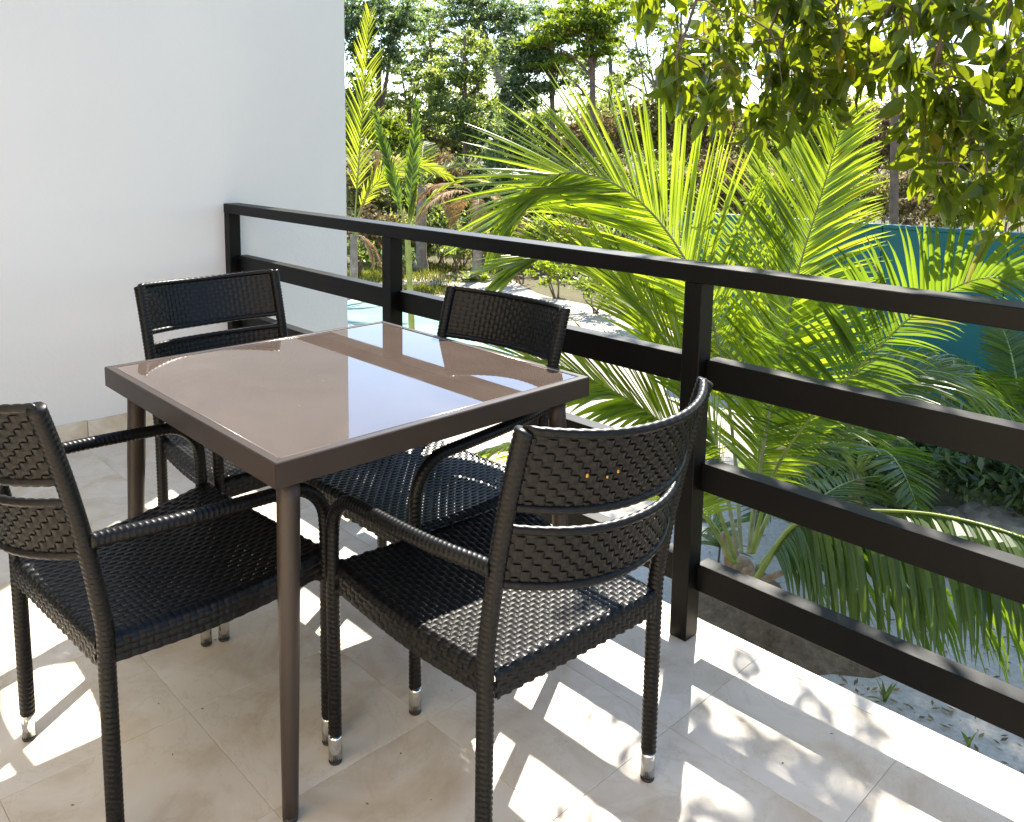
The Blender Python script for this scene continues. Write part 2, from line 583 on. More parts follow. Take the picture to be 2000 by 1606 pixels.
# soil mound at the foot of the big palm
PB = on_z(1440, 1205)
mb = MB()
nr, na = 7, 28
vs = [(PB.x, PB.y, G + 0.34)]
for i in range(1, nr + 1):
    for k in range(na):
        a = 2 * math.pi * k / na
        rr_ = i / nr * (0.85 + 0.22 * math.sin(a * 3 + 1) + 0.1 * math.sin(a * 7))
        h = 0.34 * (1 - (i / nr) ** 1.6) + random.uniform(-.02, .02) * (i < nr)
        vs.append((PB.x + 0.18 + 1.05 * rr_ * math.cos(a), PB.y + rr_ * math.sin(a), G + max(h, -0.01) + (0.001 if i < nr else -0.01)))
fs = [(0, 1 + k, 1 + (k + 1) % na) for k in range(na)]
for i in range(nr - 1):
    for k in range(na):
        a0, a1 = 1 + i * na + k, 1 + i * na + (k + 1) % na
        fs.append((a0, a0 + na, a1 + na, a1))
mb.add(vs, fs)
tag(mb.build('soil_mound', 'soil', smooth=True), kind='structure')

# ---- balcony floor: slab, tiles, skirting
T = 0.3885
X0, Y0 = 2.39, -0.308
YE = 0.128
mb = MB()
mb.box(0.0, 6.6, -2.75, YE - 0.012, -0.26, -0.014)
slab = mb.build('balcony_floor', 'concrete')
slab['kind'] = 'structure'
gb = MB()
gb.box(0.003, 6.597, -2.747, YE - 0.016, -0.0139, -0.0035)
gb.build('grout_bed', 'grout', slab)
tile_mesh = {}
xs = [X0 + T * k for k in range(-7, 12)]
ys = [Y0 + T * k for k in range(-9, 3)]
for i in range(len(xs) - 1):
    for j in range(len(ys) - 1):
        xa, xb = max(xs[i], 0.012), min(xs[i + 1], 6.58)
        ya, yb = max(ys[j], -2.74), min(ys[j + 1], YE)
        if xb - xa < 0.03 or yb - ya < 0.03:
            continue
        gp = 0.0004
        dx, dy = xb - xa - 2 * gp, yb - ya - 2 * gp
        key = (round(dx, 4), round(dy, 4))
        if key not in tile_mesh:
            t_ = MB()
            t_.box(-dx / 2, dx / 2, -dy / 2, dy / 2, -0.0036, 0.0, 0.0008)
            me = bpy.data.meshes.new('tile')
            me.from_pydata(t_.v, [], t_.f)
            me.materials.append(M['marble'])
            tile_mesh[key] = me
        o = link('tile', tile_mesh[key], None, slab, False, ((xa + xb) / 2, (ya + yb) / 2, random.uniform(-0.0003, 0.0)))

# ---- specks of dirt blown onto the tiles
V = []
for _ in range(70):
    p = np.array([rng.uniform(1.2, 3.6), rng.uniform(-1.6, 0.1), 0.0016])
    a_ = rng.uniform(0, 6.28)
    l1 = rng.uniform(0.0015, 0.005)
    d1 = np.array([math.cos(a_), math.sin(a_), 0.1]) * l1
    d2 = np.array([-math.sin(a_), math.cos(a_), 0.1]) * l1 * rng.uniform(0.3, 0.8)
    V.append([p - d1, p - d2, p + d1, p + d2])
o = link('floor_specks', quads_mesh('floor_specks', np.array(V), 'soil'))
tag(o, 'tiny dark specks of dirt scattered over the cream tiles', 'dirt', kind='stuff')

# ---- white side wall with stone skirting
mb = MB()
mb.box(-0.32, 0.0, -3.6, 0.69, G, 5.2)
wall = tag(mb.build('side_wall', 'plaster'), 'tall white plaster wall closing the balcony beside the railing', 'wall')
for k in range(12):
    y1 = 0.118 - 0.39 * k + 0.0
    y0_ = y1 - 0.387
    if y1 < -3.5:
        break
    mb = MB()
    mb.box(0.0005, 0.0115, max(y0_, -2.74), y1, 0.002, 0.089 + (0.004 if k == 2 else 0.0), 0.0012)
    mb.build('skirting_tile', 'marble', wall)

# ---- house wall behind the camera side (far end of the balcony, out of view)
mb = MB()
mb.box(0.0, 6.6, -3.0, -2.753, G, 3.4)
tag(mb.build('house_wall', 'cream_plaster'), 'white plaster house wall at the inner end of the balcony', 'wall')

# ================================================================== RAILING
rail = thing('balcony_railing', 'dark brown metal balcony railing with square posts and four flat bars', 'railing', (0, 0, 0))
PW, PD = 0.0515, 0.0562
ZT, HT = 1.009, 0.0445
posts = [0.003, 1.265, 2.5635, 3.862, 5.16, 6.46]
for x in posts:
    mb = MB()
    mb.box(x, x + PW, 0.0, PD, 0.0008, ZT - HT - 0.0005, 0.0018)
    mb.build('post', 'rail_paint', rail)
mb = MB()
mb.box(0.0015, 6.53, -0.0012, PD + 0.022, ZT - HT, ZT, 0.002)
mb.build('top_rail', 'rail_paint', rail)
YR = 0.036
for zt in (0.7638, 0.4876, 0.2096):
    for a, b_ in zip(posts, posts[1:]):
        mb = MB()
        mb.box(a + PW + 0.0003, b_ - 0.0003, YR, YR + 0.050, zt - 0.0747, zt, 0.0015)
        mb.build('rail', 'rail_paint', rail)

# ================================================================== TABLE
TX, TY, TS, TH = 2.0386, -0.6768, 0.857, 0.0485
table = thing('dining_table', 'square brown metal table with glossy brown glass top on tapered legs', 'table', (TX, TY, 0), math.radians(-0.1))
h = TS / 2
rw = 0.020
# frame: four mitred sides
for k in range(4):
    mb = MB()
    z0, z1 = 0.74 - TH, 0.74
    e = 0.0004
    vs = []
    bv = 0.002
    prof = [(h, z0), (h, z1 - bv), (h - bv, z1), (h - rw, z1), (h - rw - 0.012, z0)]
    for sgn in (-1, 1):
        for (yy, zz) in prof:
            vs.append((sgn * (yy - e), -yy, zz))
    npf = len(prof)
    fs = [tuple(range(npf)), tuple(range(npf, 2 * npf))[::-1]]
    for i in range(npf):
        j = (i + 1) % npf
        fs.append((i, i + npf, j + npf, j))
    R_ = Matrix.Rotation(math.pi / 2 * k, 4, 'Z')
    mb.add([tuple(R_ @ Vector(v)) for v in vs], fs)
    mb.build('frame_side', 'table_paint', table)
mb = MB()
g0 = h - rw - 0.0008
mb.box(-g0, g0, -g0, g0, 0.7315, 0.7392, 0.0008)
mb.build('glass_top', 'brown_glass', table)
# thin bright bead round the glass
for k in range(4):
    R_ = Matrix.Rotation(math.pi / 2 * k, 4, 'Z')
    mb = MB()
    a = h - rw + 0.0012
    mb.tube([R_ @ Vector((-a + .002, -a, 0.7398)), R_ @ Vector((a - .002, -a, 0.7398))], 0.0014, 6)
    mb.build('bead', 'rim', table, smooth=True)
for sx in (-1, 1):
    for sy in (-1, 1):
        mb = MB()
        t0, t1 = 0.372, 0.396
        pts, rad = [], []
        for q in range(13):
            f = q / 12
            pts.append((sx * (t1 + (t0 - t1) * f), sy * (t1 + (t0 - t1) * f), 0.012 + f * (0.74 - TH - 0.004 - 0.012)))
            rad.append(0.0155 + 0.0065 * min(1, f / 0.75))
        mb.tube(pts, rad, 20)
        lg = mb.build('leg', 'table_paint', table, smooth=True)
        mb = MB()
        mb.tube([(sx * t1, sy * t1, 0.0005), (sx * t1, sy * t1, 0.0125)], [0.0142, 0.0156], 16)
        mb.build('foot_glide', 'rubber', lg, smooth=True)


# ================================================================== WICKER ARMCHAIRS
def weave(mb, f, ns, nt, amp, ws=0.46, wt=0.56, hump=0.0010):
    """f(s,t) -> (point, normal). Plain weave: nt ribbons along s, ns ribbons along t"""
    for axis in (0, 1):
        nrow, ncol = (nt, ns) if axis == 0 else (ns, nt)
        hw = (wt if axis == 0 else ws) / nrow
        for i in range(nrow):
            c = (i + 0.5) / nrow
            rows = []
            for j in range(ncol):
                over = ((i + j) % 2 == 0) == (axis == 0)
                hgt = (amp if over else -amp) * (1.0 if axis == 0 else 0.35)
                for q in ((j + 0.5 - 0.27) / ncol, (j + 0.5 + 0.27) / ncol):
                    tri = []
                    for w_, hh in ((-hw, -hump), (0, 0), (hw, -hump)):
                        s_, t_ = (q, c + w_) if axis == 0 else (c + w_, q)
                        p, nn = f(min(1, max(0, s_)), min(1, max(0, t_)))
                        tri.append(tuple(p + nn * (hgt + hh)))
                    rows.append(tri)
            # ends
            k = len(mb.v)
            mb.v += [v for tr in rows for v in tr]
            for a in range(len(rows) - 1):
                for b2 in range(2):
                    i0 = k + a * 3 + b2
                    q_ = (i0, i0 + 1, i0 + 4, i0 + 3)
                    mb.f.append(q_ if axis == 0 else q_[::-1])


def wrapped(mb, P, r, pitch=0.0105, sides=10, groove=0.90, tilt=0.004, nmul=3):
    L = sum((Vector(b2) - Vector(a)).length for a, b2 in zip(P, P[1:]))
    k = max(2, int(L / pitch))
    pts = catmull(P, k * nmul)
    rad = [r * (groove if i % nmul == 0 else 1.0) for i in range(len(pts))]
    mb.tube(pts, rad, sides, True, tilt)


HF, WF, WR, WB = 0.2225, 0.263, 0.220, 0.226
ZB, LEAN, ZA = 0.878, 0.094, 0.618
BOW = 0.082


def lean(z):
    t = max(0.0, (z - 0.44) / (ZB - 0.44))
    return LEAN * (0.55 * t + 0.45 * t * t)


def seat_z(u):
    t = (u + HF) / (2 * HF)
    return 0.428 + 0.016 * max(0, t - 0.35) ** 1.5 * 1.9 - 0.008 * math.sin(math.pi * min(1, max(0, t)))


def seat_hw(u):
    t = (u + HF) / (2 * HF)
    return WR + 0.003 + (WF - WR) * t


def make_chair():
    ch = thing('wicker_armchair', 'x', 'chair')
    # --- woven seat: wraps over the sides
    mb = MB()
    AP, RR = 0.036, 0.018

    def seat_f(s, t):
        u = -HF - 0.010 + t * (2 * HF + 0.020)
        hwid = seat_hw(u) - 0.004
        flat = hwid - RR
        arc = RR * math.pi / 2
        tot = AP + arc + flat
        d = (2 * s - 1) * tot
        sg = 1 if d >= 0 else -1
        d = abs(d)
        zt = seat_z(u)
        if d <= flat:
            return Vector((u, sg * d, zt - 0.006 * (1 - (d / flat) ** 2))), Vector((0, 0, 1))
        if d <= flat + arc:
            a = (d - flat) / RR
            return Vector((u, sg * (flat + RR * math.sin(a)), zt - RR + RR * math.cos(a))), Vector((0, sg * math.sin(a), math.cos(a)))
        return Vector((u, sg * hwid, zt - RR - (d - flat - arc))), Vector((0, sg, 0))
    weave(mb, seat_f, 40, 34, 0.0021)

    for sg in (1, -1):
        def fr(s, t, sg=sg):
            u0 = sg * (HF + 0.010)
            hwid = seat_hw(u0) - 0.012
            zt = seat_z(u0) - 0.002
            a = min(1.0, t / 0.3) * math.pi / 2
            if t < 0.3:
                p = Vector((u0 - sg * 0.014 + sg * 0.014 * math.sin(a) + sg * .004, (2 * s - 1) * hwid * sg, zt - 0.014 + 0.014 * math.cos(a)))
                return p, Vector((sg * math.sin(a), 0, math.cos(a)))
            return Vector((u0 + sg * .004, (2 * s - 1) * hwid * sg, zt - 0.014 - (t - 0.3) / 0.7 * 0.038)), Vector((sg, 0, 0))
        weave(mb, fr, 32, 5, 0.0019)
    seat = mb.build('woven_seat', 'wicker', ch, smooth=True)
    seat['kind'] = 'stuff'
    mb = MB()
    ring = [(-HF, -WR + .012, 0.385), (HF, -WF + .012, 0.393), (HF, WF - .012, 0.393), (-HF, WR - .012, 0.385)]
    for a, b2 in zip(ring, ring[1:] + ring[:1]):
        mb.tube([a, b2], 0.009, 8)
    mb.tube([(-HF, 0, 0.385), (HF, 0, 0.393)], 0.008, 8)
    mb.build('seat_frame', 'wicker_wrap', seat, smooth=True)

    # --- legs with arms, back posts
    for sg in (1, -1):
        mb = MB()
        P = [(HF, sg * WF, 0.062), (HF, sg * WF, 0.20), (HF + .001, sg * WF, 0.36), (HF + .001, sg * WF, 0.48)]
        R0 = 0.095
        for q in range(0, 7):
            a = q / 6 * math.pi / 2
            P.append((HF - R0 + R0 * math.cos(a), sg * WF, ZA - 0.012 - R0 + R0 * math.sin(a)))
        P += [(0.04, sg * (WF + .001), ZA - 0.006), (-0.06, sg * (WF - 0.001), ZA + 0.0), (-0.15, sg * (WF - 0.010), ZA + 0.004),
              (-0.215, sg * (WF - 0.026), ZA + 0.004), (-HF - lean(ZA) + 0.004, sg * (WR + 0.012), ZA + 0.004)]
        wrapped(mb, P, 0.0148)
        arm = mb.build('front_leg_and_arm', 'wicker_wrap', ch, smooth=True)
        cap(arm, (HF, sg * WF))
        # gusset between leg and seat
        mb = MB()
        for z_ in (0.392, 0.424):
            mb.tube([(HF, sg * (WF), z_ - .004), (HF - .02, sg * (WF - 0.03), z_)], 0.013, 8)
        mb.build('seat_bracket', 'wicker_wrap', arm, smooth=True)
        mb = MB()
        P = [(-HF, sg * WR, 0.062), (-HF, sg * WR, 0.25), (-HF, sg * WR, 0.40)]
        for q in range(1, 11):
            z = 0.40 + (ZB - 0.004 - 0.40) * q / 10
            P.append((-HF - lean(z), sg * (WR + (WB - WR) * (z - 0.4) / (ZB - 0.4)), z))
        wrapped(mb, P, 0.0162)
        post = mb.build('rear_leg_and_post', 'wicker_wrap', ch, smooth=True)
        cap(post, (-HF, sg * WR))
    # --- back bands

    def band(z0, z1, rows, cols, name):
        mb = MB()

        def bf(s, t):
            v = (2 * s - 1)
            z = z0 + (z1 - z0) * t
            wv = WR + (WB - WR) * (z - 0.4) / (ZB - 0.4) - 0.006
            bw = BOW * (1 - abs(v) ** 2.2)
            zz = z - 0.014 * (1 - v * v)
            p = Vector((-HF - lean(z) - bw, v * wv, zz))
            sl = (lean(z + .01) - lean(z - .01)) / 0.02
            dy = BOW * 2.2 * abs(v) ** 1.2 * (1 if v >= 0 else -1) / wv
            nn = Vector((1, -dy, sl)).normalized()
            return p, nn
        weave(mb, bf, cols, rows, 0.0021)
        o = mb.build(name, 'wicker', ch, smooth=True)
        o['kind'] = 'stuff'
        for t in (0.0, 1.0):
            mb = MB()
            P = [bf(k / 16, t)[0] for k in range(17)]
            wrapped(mb, P, 0.0085, 0.02, 8, 0.86, 0.008)
            mb.build('edge_binding', 'wicker_wrap', o, smooth=True)
        return o
    band(0.735, ZB - 0.006, 11, 31, 'upper_back_band')
    band(0.592, 0.695, 8, 31, 'lower_back_band')
    return ch


def cap(parent, uv):
    mb = MB()
    x, y = uv
    mb.tube([(x, y, 0.006), (x, y, 0.058), (x, y, 0.0625)], [0.0142, 0.0146, 0.0135], 18)
    mb.build('metal_foot', 'steel', parent, smooth=True)
    mb = MB()
    mb.tube([(x, y, 0.0006), (x, y, 0.0065)], [0.0135, 0.0148], 14)
    mb.build('foot_pad', 'rubber', parent, smooth=True)


def copy_tree(o, parent=None):
    c = o.copy()
    C.objects.link(c)
    c.parent = parent
    for q in o.children:
        copy_tree(q, c)
    return c


GRP = 'wicker armchairs round the glass table'
spots = [((2.054, -1.143), 94.065, 'black wicker armchair with its back to the room, opposite the chair beside the railing'),
         ((2.600, -0.676), 176.108, 'black wicker armchair facing the white wall across the table, sunlit patch on seat'),
         ((2.085, -0.482), 270.721, 'black wicker armchair pushed in between the table and the railing'),
         ((1.556, -0.640), 1.699, 'black wicker armchair between the table and the white wall')]
ch0 = make_chair()
chairs = []
for i, ((x, y), a, lb) in enumerate(spots):
    c = ch0 if i == 0 else None
    chairs.append(c or copy_tree(ch0))
for c, ((x, y), a, lb) in zip(chairs, spots):
    c.location = (x, y, 0)
    c.rotation_euler = (0, 0, math.radians(a))
    tag(c, lb, 'chair', GRP)
# yellow-brown frayed spots on the one chair's back
for (vv, zz, s_) in ((0.128, 0.804, 0.0045), (0.092, 0.796, 0.0030), (0.074, 0.803, 0.0038)):
    mb = MB()
    v = vv / WB
    x = -HF - lean(zz) - BOW * (1 - abs(v) ** 2.2) - 0.0032
    mb.box(x - 0.0012, x + 0.0012, vv - s_ * 0.45, vv + s_ * 0.45, zz - s_ * .7 - 0.014, zz + s_ * .7 - 0.014, 0.0005)
    o = mb.build('frayed_spot', 'sticker', chairs[1])


# ================================================================== PALMS
def ribbon(base, d, side, L, wid, droop, segs=5, curl=0.0):
    """one leaflet: folded ribbon -> verts, faces"""
    prof = [0.55, 0.95, 1.0, 0.82, 0.52, 0.04] if segs == 5 else [0.6, 1.0, 0.7, 0.04]
    vs = []
    p = Vector(base)
    dd = Vector(d)
    for k in range(segs + 1):
        t = k / segs
        fold = side.cross(dd).normalized() * (wid * prof[k] * 0.22)
        hw = side * (wid * prof[k] * 0.5)
        vs += [p - hw + fold, p.copy(), p + hw + fold]
        dd = (dd + Vector((0, 0, -droop * (0.25 + 1.1 * t)))).normalized()
        p = p + dd * (L / segs)
    fs = []
    for k in range(segs):
        a = 3 * k
        fs += [(a, a + 1, a + 4, a + 3), (a + 1, a + 2, a + 5, a + 4)]
    return vs, fs


def frond(parent, P, lmax, roll=(0, 0), n=70, petiole=0.2, droop=0.12, vang=18, wid=0.034, m='palm_leaf', rm='rachis', r0=0.024,
          single=None, tipfold=0.0, skip=0.0, ang=(74, 34), segs=5, ref=None, side_scale=(1, 1), face=None):
    """single: list collecting (projected size, verts, faces, frond) for individual leaflets"""
    pts = catmull(P, n)
    nn = len(pts)
    mb = MB()
    mb.tube(pts, [r0 * (1 - 0.86 * (i / n) ** 0.8) for i in range(nn)], 7, True, 0, 0.75)
    fo = mb.build('frond', rm, parent, smooth=True)
    lm = MB()
    up0 = None
    for i in range(nn):
        t = (pts[min(i + 1, n)] - pts[max(i - 1, 0)]).normalized()
        if up0 is None:
            a = Vector(ref) if ref else Vector((0, 0, 1))
            if abs(t.dot(a)) > 0.95:
                a = -FWD
            up0 = (a - t * a.dot(t)).normalized()
        else:
            up0 = (up0 - t * up0.dot(t)).normalized()
        s_ = i / n
        if s_ < petiole:
            continue
        q = (s_ - petiole) / (1 - petiole)
        rl = math.radians(roll[0] + (roll[1] - roll[0]) * q)
        nrm = up0 * math.cos(rl) + t.cross(up0) * math.sin(rl)
        if face:
            fv_ = RGT * face[0] + Vector((0, 0, face[1])) - FWD * face[2]
            nrm = (fv_ - t * fv_.dot(t)).normalized()
        sd = t.cross(nrm).normalized()
        prof = (0.45 + 0.55 * min(1, q / 0.22)) * (1 - 0.62 * max(0, (q - 0.42) / 0.58) ** 1.4)
        A = math.radians(ang[0] + (ang[1] - ang[0]) * q ** 0.8)
        V = math.radians(vang * (1 - 0.7 * q))
        for sg in (1, -1):
            if random.random() < skip:
                continue
            L = lmax * prof * random.uniform(0.90, 1.05) * side_scale[0 if sg > 0 else 1]
            AA = A + math.radians(random.gauss(0, 2.6))
            VV = V + math.radians(random.gauss(0, 4))
            d = t * math.cos(AA) + (sd * sg * math.cos(VV) + nrm * math.sin(VV)) * math.sin(AA)
            d.normalize()
            wdir = (t - d * t.dot(d))
            wdir = (wdir + nrm * random.gauss(0.25, 0.2)).normalized()
            wdir = (wdir - d * wdir.dot(d)).normalized()
            base = pts[i] + t * random.uniform(-0.006, 0.006)
            dr = droop * random.uniform(0.7, 1.35)
            if random.random() < tipfold:
                dr *= 3.2
            vs, fs = ribbon(base, d, wdir, L, wid * random.uniform(0.8, 1.12) * (0.75 + 0.4 * prof), dr, segs)
            if single is not None:
                pa, pb = proj(vs[1]), proj(vs[-2])
                inside = -20 < pa[0] < 2020 and -20 < pa[1] < 1620
                sz = math.hypot(pa[0] - pb[0], pa[1] - pb[1]) if inside else 0
                single.append((sz, vs, fs, fo, m))
            else:
                lm.add(vs, fs)
    if single is None:
        o = lm.build('leaflets', m, fo)
        o['kind'] = 'stuff'
    return fo


def flush(single, keep):
    """largest leaflets become objects of their own, the rest one mesh per frond"""
    single.sort(key=lambda q: -q[0])
    for sz, vs, fs, fo, m in single[:keep]:
        mb = MB()
        mb.add(vs, fs)
        mb.build('leaflet', m, fo)
    rest = {}
    for sz, vs, fs, fo, m in single[keep:]:
        rest.setdefault((fo.name, m), (fo, MB()))[1].add(vs, fs)
    for (nm, m), (fo, mb) in rest.items():
        o = mb.build('leaflets', m, fo)
        o['kind'] = 'stuff'


def poly(pxs):
    return [at(*p) for p in pxs]


D0 = (PB - CAM).dot(FWD)
palm = thing('coconut_palm', 'big young coconut palm with long bright green fronds rising behind the railing', 'palm tree', (PB.x, PB.y, G))
bpy.context.view_layer.update()
palm_inv = Matrix.Translation(-Vector((PB.x, PB.y, G)))


def loc_(P):
    return [Vector(p) - Vector((PB.x, PB.y, G)) for p in P]


# bole: stout sheathed base
mb = MB()
crown = at(1452, 1090, D0)
P = [Vector((PB.x, PB.y, G - 0.05)), Vector((PB.x, PB.y, G + 0.35)).lerp(crown, 0.1), (Vector((PB.x, PB.y, G)) + crown) / 2, crown]
pts = catmull(P, 14)
mb.tube([p - Vector((PB.x, PB.y, G)) for p in pts], [0.30, 0.25, 0.21, .19, .175, .165, .16, .155, .15, .14, .135, .13, .12, .10, .06], 14)
bole = mb.build('trunk', 'palm_sheath', palm, smooth=True)
# cut petiole stubs round the foot
for k, (a, ln, tl) in enumerate(((-2.2, 0.42, 0.5), (-0.9, 0.5, 0.55), (0.3, 0.38, 0.8), (2.4, 0.36, 0.7), (-1.6, 0.55, 0.35))):
    mb = MB()
    d = Vector((math.cos(a) * math.sin(tl), math.sin(a) * math.sin(tl), math.cos(tl)))
    b0 = Vector((math.cos(a) * 0.12, math.sin(a) * 0.12, 0.22 + 0.05 * k))
    mb.tube([b0, b0 + d * ln * 0.5, b0 + d * ln + Vector((0, 0, -0.03))], [0.085, 0.06, 0.045], 8, True, 0, 0.5)
    mb.build('petiole_stub', 'palm_sheath', palm, smooth=True)

single = []
# frond rachises: (pixel x, pixel y, depth) control points, turned into places in the garden
FR = [
    # great arching frond, leaflets fanning up and out
    dict(P=[(1448, 1080, 7.35), (1432, 860, 7.4), (1400, 660, 7.4), (1345, 520, 7.35), (1272, 415, 7.3), (1190, 354, 7.2), (1105, 338, 7.1), (1030, 368, 7.0), (968, 440, 6.95)],
         lmax=1.38, face=(-0.1, 0.30, 1), n=165, petiole=0.27, droop=0.045, vang=4, wid=0.030, ang=(50, 24), rm='rachis_grey'),
    # upright right frond
    dict(P=[(1462, 1080, 7.25), (1494, 860, 7.1), (1528, 680, 7.0), (1562, 520, 6.9), (1600, 395, 6.85), (1628, 300, 6.8), (1648, 228, 6.75)],
         lmax=1.4, face=(-0.72, 0.3, 0.62), n=160, petiole=0.17, droop=0.09, vang=2, wid=0.030, rm='rachis_grey', ang=(66, 36), side_scale=(0.62, 1.0)),
    # frond behind, its half shade put into a deeper leaf colour
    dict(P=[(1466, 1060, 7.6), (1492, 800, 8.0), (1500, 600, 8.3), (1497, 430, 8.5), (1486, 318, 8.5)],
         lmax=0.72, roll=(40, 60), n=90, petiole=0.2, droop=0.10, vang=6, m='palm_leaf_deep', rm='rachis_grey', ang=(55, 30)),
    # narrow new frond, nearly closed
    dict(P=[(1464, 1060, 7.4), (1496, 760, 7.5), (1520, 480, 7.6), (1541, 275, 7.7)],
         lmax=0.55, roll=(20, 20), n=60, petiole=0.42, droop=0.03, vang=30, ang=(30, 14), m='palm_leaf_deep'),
    # left frond running level
    dict(P=[(1440, 1070, 7.2), (1400, 880, 7.1), (1340, 730, 7.0), (1282, 640, 6.95), (1226, 566, 6.9), (1160, 515, 6.8), (1080, 495, 6.75), (1005, 520, 6.7)],
         lmax=1.2, face=(0.25, 1.0, 0.30), n=130, petiole=0.20, droop=0.05, vang=2, wid=0.035, ang=(50, 25), rm='rachis_grey'),
    # low left frond
    dict(P=[(1436, 1090, 7.1), (1380, 940, 6.9), (1310, 845, 6.75), (1240, 790, 6.6), (1140, 735, 6.45), (1040, 700, 6.3), (950, 700, 6.2)],
         lmax=1.0, face=(0.2, 1.0, 0.45), n=110, petiole=0.22, droop=0.08, vang=8, wid=0.038, ang=(55, 28)),
    # lower left frond under the table edge
    dict(P=[(1432, 1100, 7.1), (1370, 1000, 6.8), (1290, 930, 6.5), (1180, 890, 6.25), (1060, 870, 6.0), (960, 880, 5.8), (880, 920, 5.7)],
         lmax=0.8, roll=(30, 20), n=100, petiole=0.2, droop=0.13, vang=12),
    # right frond reaching over towards the balcony
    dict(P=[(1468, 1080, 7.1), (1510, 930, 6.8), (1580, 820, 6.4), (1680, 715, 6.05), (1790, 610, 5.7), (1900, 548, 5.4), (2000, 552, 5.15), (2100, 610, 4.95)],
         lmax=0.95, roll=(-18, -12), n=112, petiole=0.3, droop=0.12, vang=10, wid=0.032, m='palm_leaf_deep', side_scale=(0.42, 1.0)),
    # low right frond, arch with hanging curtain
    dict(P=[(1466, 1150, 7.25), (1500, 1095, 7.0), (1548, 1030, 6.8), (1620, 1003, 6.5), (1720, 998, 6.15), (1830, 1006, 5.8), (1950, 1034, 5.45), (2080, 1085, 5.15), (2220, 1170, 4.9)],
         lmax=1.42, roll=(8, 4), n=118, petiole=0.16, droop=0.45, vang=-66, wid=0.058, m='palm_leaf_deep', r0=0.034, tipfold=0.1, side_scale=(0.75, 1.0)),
    # right mid frond
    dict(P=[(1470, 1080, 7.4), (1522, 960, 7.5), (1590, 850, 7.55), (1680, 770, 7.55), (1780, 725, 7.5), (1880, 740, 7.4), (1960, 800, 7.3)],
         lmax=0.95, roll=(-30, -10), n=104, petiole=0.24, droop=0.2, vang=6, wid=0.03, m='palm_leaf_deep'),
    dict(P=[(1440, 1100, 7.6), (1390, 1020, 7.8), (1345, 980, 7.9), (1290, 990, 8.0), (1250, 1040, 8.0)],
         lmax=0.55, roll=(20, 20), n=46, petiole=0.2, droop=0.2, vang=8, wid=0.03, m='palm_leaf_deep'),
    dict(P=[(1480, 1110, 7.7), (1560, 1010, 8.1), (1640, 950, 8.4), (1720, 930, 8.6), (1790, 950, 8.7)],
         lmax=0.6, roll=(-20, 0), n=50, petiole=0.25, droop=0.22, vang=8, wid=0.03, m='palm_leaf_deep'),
]
for F in FR:
    F = dict(F)
    P = loc_(poly(F.pop('P')))
    frond(palm, P, single=single, **F)
# leaflet sizes were measured in local space: shift for the projection
base_shift = Vector((PB.x, PB.y, G))
fixed = []
for sz, vs, fs, fo, m_ in single:
    pa, pb = proj(Vector(vs[1]) + base_shift), proj(Vector(vs[-2]) + base_shift)
    inside = -20 < pa[0] < 2020 and -20 < pa[1] < 1620
    fixed.append((math.hypot(pa[0] - pb[0], pa[1] - pb[1]) if inside else 0, vs, fs, fo, m_))
flush(fixed, 300)


# ---- distant palms
def palm_at(px, py_ground, lean_px, height, label, fronds, trunk_r=0.12, trunk_m='palm_trunk', dry=0, name='coconut_palm', lmax=0.85, ang=(74, 34)):
    b0 = on_z(px, py_ground)
    th = thing(name, label, 'palm tree', b0)
    d0 = (b0 - CAM).dot(FWD)
    top = Vector((lean_px * d0 / FPX * RGT.x, lean_px * d0 / FPX * RGT.y, height))
    pts = catmull([Vector((0, 0, -0.05)), top * 0.4 + Vector((0.02, 0, 0)), top], 24)
    mb = MB()
    mb.tube(pts, [trunk_r * (1.35 - 0.5 * min(1, i / 5) - 0.15 * i / 24) * (1 + 0.05 * (i % 2)) for i in range(25)], 12)
    mb.build('trunk', trunk_m, th, smooth=True)
    for (az, el, ln, curve, rl, mm) in fronds:
        d = Vector((math.cos(az) * math.cos(el), math.sin(az) * math.cos(el), math.sin(el)))
        P = [top]
        dd = d.copy()
        p = top.copy()
        for k in range(6):
            p = p + dd * ln / 6
            P.append(p.copy())
            dd = (dd + Vector((0, 0, -curve))).normalized()
        frond(th, P, lmax * ln / 3.2, (rl, rl), n=42, petiole=0.2, droop=0.12 if mm != 'palm_dry' else 0.35, vang=10, wid=0.055, m=mm, ang=ang,
              rm='rachis' if mm != 'palm_dry' else 'palm_sheath', r0=0.03, segs=3)
    return th


yaw_r = math.atan2(RGT.y, RGT.x)        # azimuth of picture-right
palm_at(690, 580, 2, 1.75, 'tall-fronded coconut palm half hidden behind the end of the white wall',
        [(yaw_r + 0.25, 1.49, 5.9, 0.004, 35, 'palm_leaf_far'), (yaw_r - 0.15, 1.3, 3.8, 0.42, 20, 'palm_leaf_far'), (yaw_r + 2.4, 0.9, 4.0, 0.2, 0, 'palm_leaf_far'), (yaw_r + 3.0, 1.2, 4.4, 0.1, 0, 'palm_leaf_far'),
         (yaw_r - 0.2, 0.35, 1.5, 0.3, 0, 'palm_leaf_deep'), (yaw_r + 0.1, -0.2, 1.2, 0.4, 0, 'palm_dry'), (yaw_r - 0.6, -0.1, 1.2, 0.45, 0, 'palm_dry'), (yaw_r + 0.2, 1.25, 2.6, 0.0, 0, 'palm_dry')],
        0.13, lmax=0.62, ang=(34, 20))
